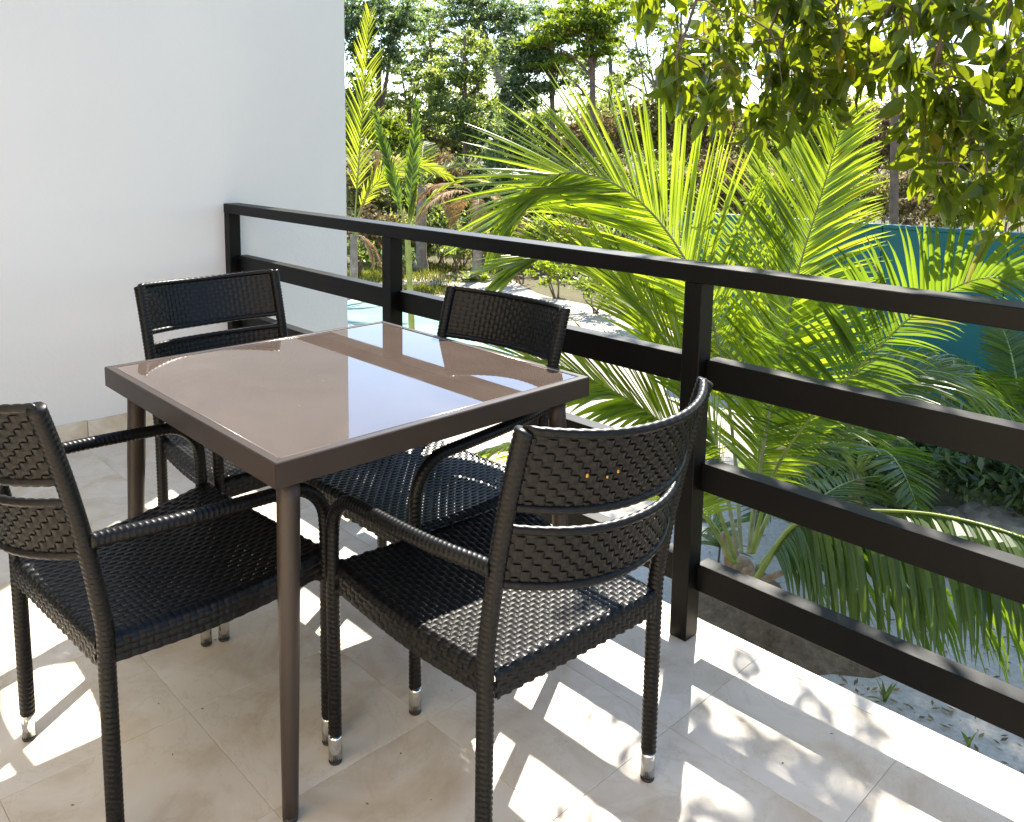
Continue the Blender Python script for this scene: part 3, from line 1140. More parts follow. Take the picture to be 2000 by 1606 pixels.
palm_at(806, 716, -10, 2.55, 'slender young palm with smooth green stem beside the pond',
        [(yaw_r + 0.1, 1.15, 2.3, 0.34, 0, 'palm_leaf_far'), (yaw_r + 2.9, 1.32, 2.4, 0.03, 20, 'palm_leaf_deep'),
         (yaw_r + 0.4, 1.40, 1.0, 0.05, 0, 'palm_leaf_far'), (yaw_r + 1.0, 1.45, 2.5, 0.01, 0, 'palm_leaf_deep')], 0.075, 'rachis', lmax=0.42, ang=(30, 14))
palm_at(931, 548, 0, 2.6, 'grey-trunked palm with dry hanging fronds standing in the sand path',
        [(yaw_r + 0.2, 0.6, 2.6, 0.36, 0, 'palm_leaf_far'), (yaw_r + 2.9, 0.7, 2.4, 0.34, 0, 'palm_dry'), (yaw_r - 0.6, 0.3, 2.2, 0.4, 0, 'palm_dry'),
         (yaw_r + 0.9, 0.9, 2.4, 0.28, 0, 'palm_leaf_far'), (yaw_r + 2.2, 0.2, 2.0, 0.4, 0, 'palm_dry'), (yaw_r - 1.5, 0.0, 1.8, 0.4, 0, 'palm_dry'), (yaw_r + 3.6, 0.5, 2.4, 0.35, 0, 'palm_dry')],
        0.17, lmax=0.8)
palm_at(822, 528, 0, 2.8, 'thick-trunked palm at the thicket edge behind the lawn',
        [(yaw_r + 0.4, 0.8, 2.8, 0.25, 0, 'palm_leaf_far'), (yaw_r + 2.7, 0.9, 2.8, 0.2, 0, 'palm_dry'), (yaw_r + 1.6, 1.0, 2.8, 0.2, 0, 'palm_leaf_far'), (yaw_r - 0.9, 0.3, 2.2, 0.35, 0, 'palm_dry')],
        0.22, lmax=0.8)


# ================================================================== LEAFY TREES AND SHRUBS
def leaf_cloud(centers, radii, counts, size, tilt_down=0.2):
    """leaves scattered through ellipsoids -> (n,4,3)"""
    out = []
    for c, r_, k in zip(centers, radii, counts):
        k = int(k)
        if k < 1:
            continue
        d = rng.normal(size=(k, 3))
        d /= np.linalg.norm(d, axis=1)[:, None] + 1e-9
        rad = np.abs(rng.normal(size=k)) * 0.62
        p = np.array(c)[None] + d * rad[:, None] * np.array(r_)[None]
        a = rng.normal(size=(k, 3))
        a[:, 2] -= tilt_down
        a /= np.linalg.norm(a, axis=1)[:, None]
        b2 = rng.normal(size=(k, 3))
        b2 -= (b2 * a).sum(1)[:, None] * a
        b2 /= np.linalg.norm(b2, axis=1)[:, None]
        sz = size * rng.uniform(0.6, 1.35, k)[:, None]
        q = np.stack([p - a * sz, p - b2 * sz * 0.42, p + a * sz, p + b2 * sz * 0.42], 1)
        out.append(q)
    return np.concatenate(out)


def clumps(c, r, n, sub):
    """split an ellipsoid into n small leaf clumps so that the outline stays ragged"""
    cs, rs = [], []
    for _ in range(n):
        d = rng.normal(size=3)
        d /= np.linalg.norm(d)
        q = rng.random() ** 0.5
        cs.append(np.array(c) + d * q * np.array(r))
        rs.append(np.array(r) * sub * rng.uniform(0.5, 1.4) * np.array([1.3, 1.3, 0.9]))
    return cs, rs


def leafy_tree(label, px, depth, base_px=None, lean=0.0, trunk_r=0.16, trunk_m='bark', blobs=(), lm='leaf_mid', size=0.11, dens=1.0, limbs=True, py_split=None):
    """blobs: (px, py, rx px, rz px[, dx]) crown masses at the tree's own distance"""
    depth *= 1.36 if depth > 26 else 1.0
    size *= 1.25 if depth > 30 else 1.0
    trunk_r *= 1.3 if depth > 30 else 1.0
    u = depth / FPX
    foot = at(base_px if base_px is not None else px, 600, depth)
    foot.z = G
    th = thing('leafy_tree', label, 'tree', foot)
    fv = Vector(foot)
    mb = MB()
    topy = min(b_[1] for b_ in blobs)
    split = at(px, py_split if py_split is not None else sum(b_[1] for b_ in blobs) / len(blobs), depth)
    mid = fv.lerp(split, 0.5) + RGT * lean * u
    tp = catmull([Vector((0, 0, -0.1)), mid - fv, split - fv], 18)
    mb.tube(tp, [trunk_r * (1.25 - 0.7 * i / 18) for i in range(19)], 9)
    trunk = mb.build('trunk', trunk_m, th, smooth=True)
    lb = MB()
    cs, rs, ks = [], [], []
    for b_ in blobs:
        bx, by, rx, rz = b_[:4]
        dz = random.uniform(-1.3, 1.3)
        c = at(bx, by, depth + dz) - fv
        r3 = np.array([rx * u, rx * u * 0.8, rz * u])
        nc = max(7, int(rx * rz / 75))
        c2, r2_ = clumps(c, r3 * 1.22, nc, 0.40 if nc < 20 else 0.30)
        cs += c2
        rs += r2_
        kk = dens * 1150 * (rx * rz) / 1000 / nc
        ks += [kk * random.uniform(0.6, 1.4) for _ in c2]
        if limbs:
            f = random.uniform(0.55, 0.95)
            s0 = tp[int(f * 18)]
            e = Vector(c)
            k1 = s0.lerp(e, 0.5) + Vector((random.uniform(-.3, .3), random.uniform(-.3, .3), random.uniform(0, .5)))
            q = catmull([s0, k1, e], 10)
            lb.tube(q, [trunk_r * 0.42 * (1 - 0.75 * i / 10) for i in range(11)], 6)
            for cc in c2[:10]:
                s1 = q[random.randint(4, 10)]
                e1 = Vector(cc)
                q1 = catmull([s1, s1.lerp(e1, 0.5) + Vector((0, 0, random.uniform(0, .25))), e1], 5)
                lb.tube(q1, [trunk_r * 0.14 * (1 - 0.7 * i / 5) for i in range(6)], 4, False)
    if lb.v:
        tag(lb.build('limbs', trunk_m, trunk, smooth=True), kind='stuff')
    V = leaf_cloud(cs, rs, ks, size)
    cr = link('crown', quads_mesh('crown', V, lm), None, th)
    cr['kind'] = 'stuff'
    return th


leafy_tree('dark crowned tall tree behind the palm at the end of the white wall', 740, 33, trunk_r=0.16, lm='leaf_dark', py_split=120,
           blobs=[(720, 15, 70, 45), (765, 60, 55, 35), (700, 80, 45, 40), (740, 125, 70, 26), (690, 190, 50, 35), (800, 10, 50, 22)], size=0.10, dens=1.15)
leafy_tree('tree with rounded mid green crown above the thicket', 800, 35, trunk_r=0.12, lm='leaf_mid', py_split=170,
           blobs=[(845, 90, 32, 28), (780, 120, 50, 26), (820, 150, 60, 26), (770, 190, 55, 25), (850, 180, 36, 20)], size=0.09, dens=1.1)
leafy_tree('slim dark trunked tree with yellowish lower leaves', 908, 31, trunk_r=0.10, lm='leaf_mid', py_split=70,
           blobs=[(895, 130, 60, 32), (860, 170, 55, 35), (925, 185, 40, 28), (880, 215, 70, 28), (915, 80, 45, 22), (945, 120, 30, 25)], size=0.09, dens=1.15)
leafy_tree('tall tree with pale leaning trunk and open spreading top', 935, 37, base_px=1010, lean=26, trunk_r=0.24, trunk_m='bark_pale', lm='leaf_dark', py_split=40,
           blobs=[(880, 25, 70, 26), (940, 40, 60, 30), (990, 60, 50, 35), (850, 50, 40, 14), (1000, 20, 60, 20), (960, 95, 40, 20), (1005, 100, 35, 24), (920, 5, 60, 18)], size=0.10, dens=0.95)
leafy_tree('dense dark conical tree standing among the taller trees', 1078, 30, trunk_r=0.12, lm='leaf_dark', py_split=100,
           blobs=[(1060, 75, 70, 32), (1085, 115, 85, 30), (1040, 150, 60, 35), (1100, 40, 60, 28), (1020, 190, 40, 35), (1030, 110, 50, 26)], size=0.09, dens=1.5)
leafy_tree('tree with straight brown trunk and light green layered drooping boughs', 1156, 28, trunk_r=0.13, lm='leaf_bright', py_split=30,
           blobs=[(1150, 20, 70, 26), (1110, 52, 60, 14), (1160, 60, 55, 24), (1060, 82, 45, 8), (1100, 70, 45, 10), (1075, 125, 38, 8), (1120, 110, 45, 10), (1165, 100, 40, 12), (1180, 70, 30, 20)], size=0.10, dens=1.35)
leafy_tree('bare-looking pale forked tree with sparse leaves', 1283, 32, trunk_r=0.14, trunk_m='bark_pale', lm='leaf_mid', py_split=140,
           blobs=[(1230, 5, 50, 20), (1260, 40, 40, 22), (1215, 75, 45, 26), (1240, 120, 40, 30), (1300, 60, 45, 30), (1220, 160, 35, 25), (1310, 140, 40, 40)], size=0.085, dens=0.45)
leafy_tree('tall tree with reddish brown trunk standing by the teal wall', 1752, 17.2, trunk_r=0.085, lm='leaf_mid', py_split=-320,
           blobs=[(1760, -420, 300, 120), (1600, -330, 200, 90), (1900, -350, 220, 100), (1500, -420, 180, 90), (1700, -230, 190, 60), (1900, -190, 190, 70), (2050, -280, 170, 100), (1850, -90, 110, 30)], size=0.10, dens=0.36)
leafy_tree('thin grey trunked tree seen through the hanging leaves', 1610, 29, trunk_r=0.10, trunk_m='bark_pale', lm='leaf_olive', py_split=20,
           blobs=[(1600, 0, 90, 40), (1540, 60, 60, 40), (1450, 20, 80, 40), (1640, 120, 60, 40), (1400, 120, 60, 50)], size=0.09, dens=0.55)
leafy_tree('broad hazy green tree filling the gap behind the leaning trunk', 840, 41, trunk_r=0.14, lm='leaf_mid', py_split=60,
           blobs=[(830, 30, 60, 30), (780, 40, 45, 30), (870, 110, 45, 30), (820, 90, 40, 18), (990, 150, 50, 40), (960, 200, 45, 25)], size=0.10, dens=0.8)
leafy_tree('feathery tall tree behind the layered boughs', 1190, 42, trunk_r=0.12, lm='leaf_mid', py_split=40,
           blobs=[(1200, 30, 55, 35), (1190, 90, 45, 35), (1130, 150, 50, 30), (1210, 150, 50, 40), (1060, 30, 50, 30)], size=0.10, dens=0.6)
leafy_tree('slender sparse tree beside the forked pale tree', 1375, 31, trunk_r=0.09, trunk_m='bark_pale', lm='leaf_mid', py_split=20,
           blobs=[(1370, 10, 60, 30), (1340, 90, 40, 35), (1400, 60, 50, 30), (1360, 170, 50, 30)], size=0.085, dens=0.5)


def shrub(label, px, py, depth, rx, rz, lm, dens=1.0, size=0.09, name='shrub', stems=True):
    u = depth / FPX
    c = at(px, py, depth)
    foot = Vector((c.x, c.y, G))
    th = thing(name, label, 'shrub', foot, group='shrubs of the thicket')
    r3 = np.array([rx * u, rx * u * 0.85, rz * u])
    nc = max(10, int(rx * rz / 110))
    cs, rs = clumps(c - foot, r3 * 0.95, nc, 0.34)
    V = leaf_cloud(cs, rs, [dens * 760 * (rx * rz) / 1000 / nc * random.uniform(0.5, 1.5) for _ in cs], size)
    V[..., 2] = np.maximum(V[..., 2], 0.0)
    f = link('foliage', quads_mesh('foliage', V, lm), None, th)
    f['kind'] = 'stuff'
    if stems:
        mb = MB()
        for k in range(4):
            e = Vector(cs[random.randrange(len(cs))])
            s0 = Vector((random.uniform(-.15, .15), random.uniform(-.15, .15), -0.03))
            q = catmull([s0, s0.lerp(e, 0.5) + Vector((random.uniform(-.2, .2), random.uniform(-.2, .2), .1)), e], 8)
            mb.tube(q, [0.03 * (1 - 0.7 * i / 8) for i in range(9)], 5)
        mb.build('stems', 'bark', th, smooth=True)
    return th


SC = {'leaf_dark': 'dark green', 'leaf_mid': 'mid green', 'leaf_bright': 'light green', 'leaf_olive': 'dusty olive', 'leaf_dry': 'dry brownish'}


def shrub_label(px, py, f):
    where = ('beside the end of the white wall' if px < 750 else 'behind the slender green-stemmed palm' if px < 835 else 'around the grey-trunked palm' if px < 1015
             else 'below the tree with layered light green boughs' if px < 1190 else 'under the forked pale tree' if px < 1345 else 'beyond the teal wall')
    tall = 'tall ' if py < 310 else 'low ' if py > 430 else ''
    return tall + SC[f] + ' shrub ' + where


rows = [
    # px, py, depth, rx, rz, mat
    (700, 260, 31, 70, 55, 'leaf_mid'), (770, 275, 30, 70, 60, 'leaf_bright'), (850, 270, 31, 75, 60, 'leaf_olive'), (930, 265, 30, 75, 60, 'leaf_dark'),
    (1000, 285, 29, 70, 70, 'leaf_dark'), (1075, 270, 31, 80, 60, 'leaf_mid'), (1150, 275, 30, 80, 60, 'leaf_dry'), (1225, 250, 31, 80, 70, 'leaf_olive'),
    (1300, 240, 30, 80, 80, 'leaf_olive'), (1380, 260, 29, 80, 80, 'leaf_dry'), (1460, 280, 29, 80, 80, 'leaf_olive'), (1550, 270, 28, 90, 80, 'leaf_mid'),
    (1650, 270, 27, 90, 90, 'leaf_olive'), (1750, 290, 26, 90, 90, 'leaf_dry'), (1860, 290, 25, 100, 90, 'leaf_olive'), (1970, 280, 24, 100, 90, 'leaf_mid'),
    (720, 350, 29, 75, 60, 'leaf_olive'), (800, 360, 28.5, 70, 60, 'leaf_mid'), (870, 355, 29, 70, 60, 'leaf_dry'), (950, 350, 28.5, 75, 65, 'leaf_dark'),
    (1030, 370, 28, 75, 65, 'leaf_mid'), (1110, 370, 28, 80, 65, 'leaf_olive'), (1200, 370, 27, 90, 70, 'leaf_olive'), (1300, 370, 26, 90, 75, 'leaf_mid'), (1410, 360, 26, 90, 80, 'leaf_dry'),
    (720, 440, 28, 65, 50, 'leaf_dry'), (790, 450, 27.5, 60, 45, 'leaf_olive'), (860, 440, 28, 60, 50, 'leaf_mid'), (900, 470, 27.2, 60, 40, 'leaf_olive'),
    (980, 450, 27.5, 60, 50, 'leaf_dry'), (1050, 455, 27, 65, 50, 'leaf_mid'), (1130, 460, 26, 70, 50, 'leaf_olive'), (1210, 470, 24, 70, 50, 'leaf_mid'), (1300, 480, 23, 70, 55, 'leaf_dark'),
    (700, 490, 27, 50, 24, 'leaf_mid'), (780, 500, 26.6, 50, 18, 'leaf_dark'), (1010, 505, 26, 45, 26, 'leaf_dry'), (1090, 530, 23.5, 60, 32, 'leaf_bright'), (1170, 560, 21.5, 60, 34, 'leaf_mid'),
    (1250, 560, 20, 70, 50, 'leaf_mid'), (1330, 580, 18.5, 70, 60, 'leaf_dark'),
    (690, 400, 30, 60, 45, 'leaf_mid'), (760, 410, 31, 65, 45, 'leaf_olive'), (835, 405, 31, 60, 45, 'leaf_mid'), (905, 400, 30.5, 65, 50, 'leaf_mid'), (975, 410, 30, 60, 50, 'leaf_olive'),
    (1050, 415, 30, 65, 45, 'leaf_bright'), (745, 470, 29, 55, 35, 'leaf_mid'), (830, 475, 28.6, 55, 32, 'leaf_dark'), (890, 490, 28, 45, 24, 'leaf_mid'), (965, 485, 28, 50, 30, 'leaf_olive'),
    (1500, 370, 25, 90, 60, 'leaf_olive'), (1600, 380, 24, 90, 60, 'leaf_mid'), (1700, 380, 23, 90, 60, 'leaf_olive'), (1800, 390, 22, 90, 60, 'leaf_dry'), (1900, 390, 21, 90, 60, 'leaf_mid'), (2000, 380, 20, 90, 60, 'leaf_olive'),
]
for (a, b_, c, d, e, f) in rows:
    c *= 1.42 if b_ < 310 else 1.24 if b_ < 430 else 1.08 if b_ < 485 else 1.0
    shrub(shrub_label(a, b_, f), a, b_, c, d, e, f, dens=0.95 if b_ < 430 else 0.75, size=0.085 * c / 27 if c > 25 else 0.075)

# far wood: one mass behind everything
cs, rs, ks = [], [], []
for k in range(460):
    px = -900 + 3600 * rng.random()
    py = 215 + 90 * rng.random() + (14 * math.sin(px / 40)) - (40 * rng.random() if px < 600 else 0)
    dp = rng.uniform(56, 72)
    c = at(px, py, dp)
    cs.append(np.array(c))
    rs.append(np.array([2.1, 2.1, 1.4]) * rng.uniform(0.7, 1.3))
    ks.append(150)
o = link('far_wood', quads_mesh('far_wood', leaf_cloud(cs, rs, ks, 0.24), 'leaf_mid'))
tag(o, 'distant green wood closing the view behind the trees', 'wood', kind='stuff')


# ---- grass and small plants
def blades(name, pts, hgt, n, label, spread=0.1, wid=0.012, m='grass_blade'):
    V = []
    for p in pts:
        for _ in range(n):
            b0 = np.array(p) + np.append(rng.normal(size=2) * spread, 0)
            a = rng.uniform(0, 2 * math.pi)
            hh = hgt * rng.uniform(0.5, 1.3)
            tip = b0 + np.array([math.cos(a) * hh * .45, math.sin(a) * hh * .45, hh])
            sd_ = np.array([-math.sin(a), math.cos(a), 0]) * wid
            md = (b0 * 0.45 + tip * 0.55) + np.array([0, 0, hh * 0.1])
            V.append([b0 - sd_, b0 + sd_, md + sd_ * 0.8, md - sd_ * 0.8])
            V.append([md - sd_ * .8, md + sd_ * .8, tip, tip])
    V = np.array(V)
    V[1::2, 3] += 1e-4
    o = link(name, quads_mesh(name, V, m))
    tag(o, label, 'grass', kind='stuff')
    return o


gp = []
for _ in range(260):
    a, b_ = rng.uniform(640, 900), rng.uniform(518, 552)
    gp.append(on_z(a, b_))
blades('lawn_grass', gp, 0.16, 14, 'patchy lawn grass beside the sand path', 0.35, 0.012)
gp = [on_z(rng.uniform(800, 880), rng.uniform(562, 574)) for _ in range(90)]
blades('strip_grass', gp, 0.14, 14, 'dry grass strip between path and pond', 0.2, 0.012)
gp = [on_z(rng.uniform(1395, 1480), rng.uniform(1000, 1130)) for _ in range(12)]


def sprig(label, base, n, L, wid, m='leaf_bright', el=(0.5, 1.3), name='small_plant', stem=0.0, cat='plant'):
    th = thing(name, label, cat, base)
    if stem:
        mb = MB()
        mb.tube([(0, 0, -0.02), (0.02, 0.01, stem)], 0.012, 6)
        mb.build('stem', 'bark', th, smooth=True)
    for k in range(n):
        a = 2 * math.pi * k / n + random.uniform(-.4, .4)
        e = random.uniform(*el)
        d = Vector((math.cos(a) * math.cos(e), math.sin(a) * math.cos(e), math.sin(e)))
        sd_ = d.cross(Vector((0, 0, 1))).normalized()
        vs, fs = ribbon(Vector((0, 0, stem * random.uniform(.6, 1))), d, sd_, L * random.uniform(.7, 1.1), wid, 0.14, 5)
        mb = MB()
        mb.add(vs, fs)
        mb.build('leaf', m, th)
    return th


sprig('small green weed with narrow pointed leaves in the sand below the slab edge', on_z(1728, 1372), 7, 0.20, 0.03, 'leaf_mid')
sprig('tiny seedling with one broad upright leaf in the sand', on_z(1892, 1462), 2, 0.17, 0.05, 'leaf_mid', el=(1.0, 1.4))
sprig('leafy young plant standing beside the palm foot', on_z(1400, 1130), 14, 0.34, 0.10, 'leaf_dark', (0.1, 1.2), stem=0.55)
sprig('low dark weed at the edge of the soil mound', on_z(1420, 1105), 12, 0.30, 0.05, 'leaf_dark', (0.2, 1.3), stem=0.2)
sprig('broad-leaved ground plant ringing the grey palm', on_z(918, 550), 14, 0.45, 0.2, 'leaf_bright', (0.1, 0.9), stem=0.05)
sprig('second clump of ground leaves against the grey palm', on_z(945, 549), 14, 0.42, 0.2, 'leaf_mid', (0.1, 0.9), stem=0.05)
sprig('small fan-leaved plant in front of the teal wall', on_z(1880, 985), 13, 0.62, 0.11, 'leaf_mid', (-0.2, 1.1), stem=0.65, name='fan_plant')
sprig('narrow-leaved plant among the dark bushes', on_z(1790, 960), 16, 0.8, 0.05, 'leaf_mid', (0.3, 1.3), stem=0.3, name='fan_plant')

palm_at(1668, 1000, 0, 0.5, 'low dark green palm growing in front of the teal wall',
        [(yaw_r + k * 0.72 + 0.2, 0.75 + 0.25 * math.sin(k * 2.1), 2.1 + 0.3 * math.cos(k), 0.22, 10 * math.sin(k), 'palm_leaf_deep') for k in range(9)], 0.12, 'palm_sheath', lmax=0.75)
palm_at(1985, 940, 0, 0.7, 'second low palm beside the rocks near the teal wall',
        [(yaw_r + k * 0.8 + 0.5, 0.85 + 0.2 * math.sin(k * 1.7), 2.0, 0.2, 0, 'palm_leaf_deep') for k in range(8)], 0.12, 'palm_sheath', lmax=0.75)
V = []
for _ in range(900):
    p = np.array(on_z(rng.uniform(1380, 2100), rng.uniform(990, 1606)))
    a_ = rng.uniform(0, 6.28)
    l1 = rng.uniform(0.012, 0.045)
    d1 = np.array([math.cos(a_), math.sin(a_), rng.uniform(-.1, .3)]) * l1
    d2 = np.array([-math.sin(a_), math.cos(a_), rng.uniform(-.2, .2)]) * l1 * 0.4
    p[2] = G + 0.026
    V.append([p - d1, p - d2, p + d1, p + d2])
o = link('leaf_litter', quads_mesh('leaf_litter', np.array(V), 'leaf_dry'))
tag(o, 'small dry fallen leaves scattered over the pale sand', 'leaf litter', kind='stuff')

# dark bushes under the teal wall
for k, (a, b_, c, d, e, f) in enumerate([(1560, 900, 10.6, 90, 55, 'leaf_dark'), (1680, 900, 10.2, 100, 60, 'leaf_dark'), (1800, 900, 9.9, 95, 65, 'leaf_dark'),
                                         (1920, 920, 9.5, 100, 70, 'leaf_dark'), (2030, 930, 9.2, 100, 70, 'leaf_dark'), (1740, 860, 11.4, 90, 50, 'leaf_dark'), (1900, 850, 11.0, 100, 60, 'leaf_mid')]):
    th = shrub(['dark bush behind the big palm, at the teal wall', 'dark bush between the big palm and the low palm, at the teal wall', 'dark bush beside the low palm, at the teal wall', 'dark bush behind the small fan-leaved plant', 'dark bush behind the rocks at the teal wall', 'small dark bush right against the teal wall', 'mid green bush right against the teal wall'][k], a, b_ + random.uniform(-25, 35), c, d, e * random.uniform(0.7, 1.2), f, dens=0.34, size=0.085, stems=False)
    th['group'] = 'bushes under the teal wall'


def rock(base, r, label):
    mb = MB()
    nu, nv = 9, 6
    vs = []
    ph = [random.uniform(0, 6) for _ in range(6)]
    for j in range(nv + 1):
        b_ = math.pi * j / nv
        for i in range(nu):
            a = 2 * math.pi * i / nu
            rr_ = r * (1 + 0.2 * math.sin(2 * a + ph[0]) * math.sin(b_) + 0.16 * math.sin(3 * b_ + ph[1]) + random.uniform(-.09, .09))
            vs.append((rr_ * math.sin(b_) * math.cos(a) * 1.25, rr_ * math.sin(b_) * math.sin(a), rr_ * 0.72 * math.cos(b_) + r * 0.35))
    fs = []
    for j in range(nv):
        for i in range(nu):
            a0, a1 = j * nu + i, j * nu + (i + 1) % nu
            fs.append((a0, a0 + nu, a1 + nu, a1))
    mb.add(vs, fs)
    o = mb.build('rock', 'rock', loc=base)
    return tag(o, label, 'rock', 'rocks edging the planting')


for (a, b_, r_) in ((1915, 1030, 0.24), (1975, 1045, 0.28), (1860, 1022, 0.17), (2040, 1060, 0.25), (1945, 1052, 0.13)):
    rock(on_z(a, b_), r_, ('largest' if r_ > .26 else 'smallest' if r_ < .15 else 'flat' if r_ < .2 else 'rounded') + ' grey rough rock at the edge of the bushes near the teal wall')

# ---- teal wall
A_ = at(1325, 600, 17.2)
B_ = at(2250, 600, 12.4)
A_.z = B_.z = G
L_ = (B_ - A_).length
th = thing('teal_wall', 'long plain teal painted boundary wall behind the palm', 'wall', A_, math.atan2(B_.y - A_.y, B_.x - A_.x))
npan = int(L_ / 2.2) + 1
pl_ = L_ / npan
for k in range(npan):
    mb = MB()
    mb.box(k * pl_ + 0.005, (k + 1) * pl_ - 0.005, 0.0, 0.16, -0.05, 2.92, 0.006)
    mb.build('panel', 'teal_paint', th)
    mb = MB()
    mb.box(k * pl_ - 0.05, k * pl_ + 0.05, 0.162, 0.26, -0.05, 2.915)
    mb.build('post', 'concrete', th)
    mb = MB()
    mb.box(k * pl_ + 0.003, (k + 1) * pl_ - 0.003, -0.03, 0.19, 2.921, 2.99, 0.01)
    mb.build('coping', 'teal_paint', th)

# ================================================================== BIG-LEAVED TREE OVER THE BALCONY
TB = Vector((4.1, 5.0, G))
tree = thing('big_leaved_tree', 'large leafed tree hanging its dark backlit branches in front of the palm', 'tree', TB)
tk = catmull([Vector((0, 0, -0.1)), Vector((-0.05, 0, 1.6)), Vector((-0.25, -0.15, 3.4)), Vector((-0.6, -0.5, 5.2)), Vector((-0.9, -0.7, 6.8))], 20)
mb = MB()
mb.tube(tk, [0.19 * (1.3 - 0.85 * i / 20) for i in range(21)], 12)
trunk = mb.build('trunk', 'bark', tree, smooth=True)


def inpoly(x, y, P):
    r_ = False
    for i in range(len(P)):
        x1, y1 = P[i]
        x2, y2 = P[i - 1]
        if (y1 > y) != (y2 > y) and x < (x2 - x1) * (y - y1) / (y2 - y1) + x1:
            r_ = not r_
    return r_


polyL = [(1240, -60), (1255, 40), (1300, 110), (1310, 190), (1345, 255), (1420, 275), (1480, 300), (1530, 262), (1590, 240), (1640, 205), (1700, 190), (1722, 90), (1770, -60)]
polyR = [(1760, -60), (1735, 60), (1758, 190), (1765, 290), (1800, 350), (1812, 430), (1860, 420), (1920, 460), (1960, 480), (2080, 520), (2080, -60)]
anchors = []
for P_, cnt in ((polyL, 118), (polyR, 128)):
    xs_ = [p[0] for p in P_]
    ys_ = [p[1] for p in P_]
    k = 0
    while k < cnt:
        x, y = random.uniform(min(xs_), max(xs_)), random.uniform(min(ys_), max(ys_))
        if inpoly(x, y + 20, P_):
            anchors.append(at(x, y - 18, random.uniform(4.7, 6.3) if P_ is polyL else random.uniform(4.3, 6.0)))
            k += 1
# the crown goes on above the picture: sprays that throw the dappled shade on the floor
tgt = [(2.92, -0.10), (3.06, -0.22), (3.2, -0.3), (3.05, -0.38), (3.3, -0.18), (2.9, -0.22), (3.12, -0.08), (2.95, -0.34), (3.15, -0.5), (3.0, -0.55), (3.35, -0.42), (3.25, -0.62), (3.05, -0.75), (3.45, -0.7), (3.5, -0.3), (2.85, -0.85), (2.8, -0.12), (2.98, -0.05), (3.18, -0.18), (2.88, -0.48), (3.1, -0.32), (3.28, -0.5), (2.98, -0.68), (3.38, -0.58), (3.2, -0.78)]
sparse = []
for (x, y) in tgt:
    for _ in range(2):
        z = random.uniform(3.2, 4.6)
        sparse.append(Vector((x + random.uniform(-.14, .14) - 0.487 * z, y + random.uniform(-.14, .14) + 0.84 * z, z)))
for _ in range(150):
    z = random.uniform(2.6, 5.6)
    p = Vector((random.uniform(1.9, 4.8), random.uniform(3.9, 6.4), z))
    anchors.append(p)

# unseen sprays added over the right-hand end of the balcony to shade its floor
for _ in range(150):
    x, y, z = random.uniform(3.75, 6.5), random.uniform(-2.7, 0.1), random.uniform(3.5, 5.4)
    anchors.append(Vector((x - 0.487 * z, y + 0.84 * z, z)))

# limbs: a few main boughs, twigs from the nearest bough point
boughs = []
lb = MB()
for (s_, e, mid) in ((14, Vector((0.55, 3.05, 2.75)), 0.5), (13, Vector((1.5, 2.6, 2.5)), 0.35), (16, Vector((0.9, 3.3, 4.4)), 0.6), (12, Vector((3.0, 2.3, 2.5)), 0.3),
                     (17, Vector((2.6, 3.6, 5.0)), 0.4), (11, Vector((2.4, 3.4, 2.4)), 0.3), (15, Vector((1.6, 4.6, 3.8)), 0.4)):
    s0 = tk[s_] + TB
    q = catmull([s0, s0.lerp(e, 0.4) + Vector((0, 0, mid)), s0.lerp(e, 0.75) + Vector((0, 0, mid * 0.7)), e], 16)
    lb.tube([p - TB for p in q], [0.06 * (1 - 0.8 * i / 16) for i in range(17)], 7)
    boughs += q[4:]
lb.build('boughs', 'bark', trunk, smooth=True)
tw = MB()
leaves = []
hubs = random.sample(anchors, 70)
hb = MB()
hubpts = list(boughs)
for hq in hubs:
    b0 = min(boughs, key=lambda q: (q - hq).length)
    e = hq + Vector((0, 0, 0.12))
    q = catmull([b0, b0.lerp(e, 0.5) + Vector((random.uniform(-.15, .15), random.uniform(-.15, .15), 0.22)), e], 10)
    hb.tube([p - TB for p in q], [0.017 * (1 - 0.6 * i / 10) for i in range(11)], 5, False)
    hubpts += q[3:]
tag(hb.build('branches', 'bark', trunk, smooth=True), kind='stuff')
for a in anchors + sparse:
    b0 = min(hubpts, key=lambda q: (q - a - Vector((0, 0, 0.1))).length)
    if (b0 - a).length > 0.55:
        dq = (b0 - a).normalized()
        b0 = a + Vector((dq.x, dq.y, 0)) * 0.3 + Vector((random.uniform(-.15, .15), random.uniform(-.15, .15), 0.16))
    e = a + Vector((random.uniform(-.08, .08), random.uniform(-.08, .08), -0.10))
    q = catmull([b0, b0.lerp(a, 0.55) + Vector((0, 0, 0.08)), a, e], 7)
    tw.tube([p - TB for p in q], [0.006 * (1 - 0.7 * i / 7) for i in range(8)], 4, False)
    few = any(a is q_ for q_ in sparse)
    sp = 0.10 if few else 0.035
    for k in range(random.randint(6, 9) if few else random.randint(9, 14)):
        p = q[random.randint(4, 7)] + Vector((random.gauss(0, sp), random.gauss(0, sp), random.gauss(0, sp)))
        az = random.uniform(0, 2 * math.pi)
        el = random.gauss(-0.75, 0.45)
        d = Vector((math.cos(az) * math.cos(el), math.sin(az) * math.cos(el), math.sin(el)))
        leaves.append((p, d, random.uniform(0.075, 0.12) if few else random.uniform(0.10, 0.185), random.uniform(0, 6.28)))
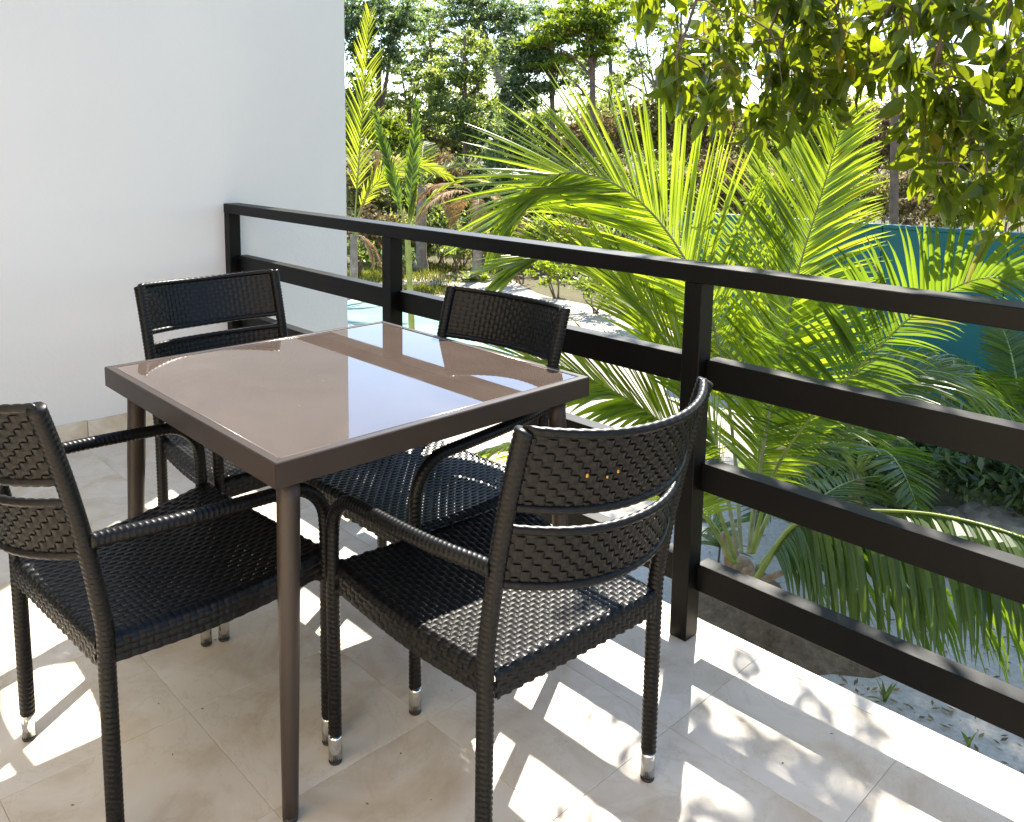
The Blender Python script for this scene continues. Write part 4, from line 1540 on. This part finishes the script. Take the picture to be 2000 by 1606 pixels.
tag(tw.build('twigs', 'bark', trunk, smooth=True), kind='stuff')


def leaf_template(bend, fold):
    pr = [(0, 0.0), (0.12, 0.12), (0.35, 0.235), (0.62, 0.20), (0.85, 0.09), (1.0, 0.0)]
    vs, fs = [], []
    for x, hw in pr:
        z = -bend * x * x
        vs += [(x, -hw, z + fold * hw), (x, 0, z), (x, hw, z + fold * hw)]
    for k in range(5):
        a = 3 * k
        fs += [(a, a + 1, a + 4, a + 3), (a + 1, a + 2, a + 5, a + 4)]
    return vs, fs


TPL = [leaf_template(b_, f_) for b_, f_ in ((0.12, 0.25), (0.3, 0.4), (0.02, 0.15), (0.45, 0.3))]
TME = []
for vs, fs in TPL:
    me = bpy.data.meshes.new('leaf')
    me.from_pydata(vs, [], fs)
    me.materials.append(M['big_leaf'])
    TME.append(me)


def leaf_matrix(p, d, L, tw_):
    x = d.normalized()
    a = Vector((0, 0, 1)) if abs(x.z) < 0.9 else Vector((1, 0, 0))
    y = a.cross(x).normalized()
    z = x.cross(y)
    y2 = y * math.cos(tw_) + z * math.sin(tw_)
    z2 = x.cross(y2)
    return Matrix(((x.x * L, y2.x * L, z2.x * L, p.x), (x.y * L, y2.y * L, z2.y * L, p.y), (x.z * L, y2.z * L, z2.z * L, p.z), (0, 0, 0, 1)))


def score(lf):
    q = proj(lf[0])
    if q[2] < 1 or not (-10 < q[0] < 2010 and -10 < q[1] < 700):
        return 0
    return lf[2] / q[2]


leaves.sort(key=lambda q: -score(q))
rest = MB()
keepers = []
for i, lf in enumerate(leaves):
    mtx = leaf_matrix(lf[0] - TB, lf[1], lf[2], lf[3] if random.random() < 0.35 else random.gauss(0, 0.5))
    k = i % 4
    if i < 300:
        keepers.append((k, mtx))
    else:
        rest.add([mtx @ Vector(v) for v in TPL[k][0]], TPL[k][1])
o = rest.build('crown', 'big_leaf', tree)
o['kind'] = 'stuff'
for k, mtx in keepers:
    q = link('leaf', TME[k], None, o)
    q.matrix_local = mtx
bpy.context.view_layer.update()
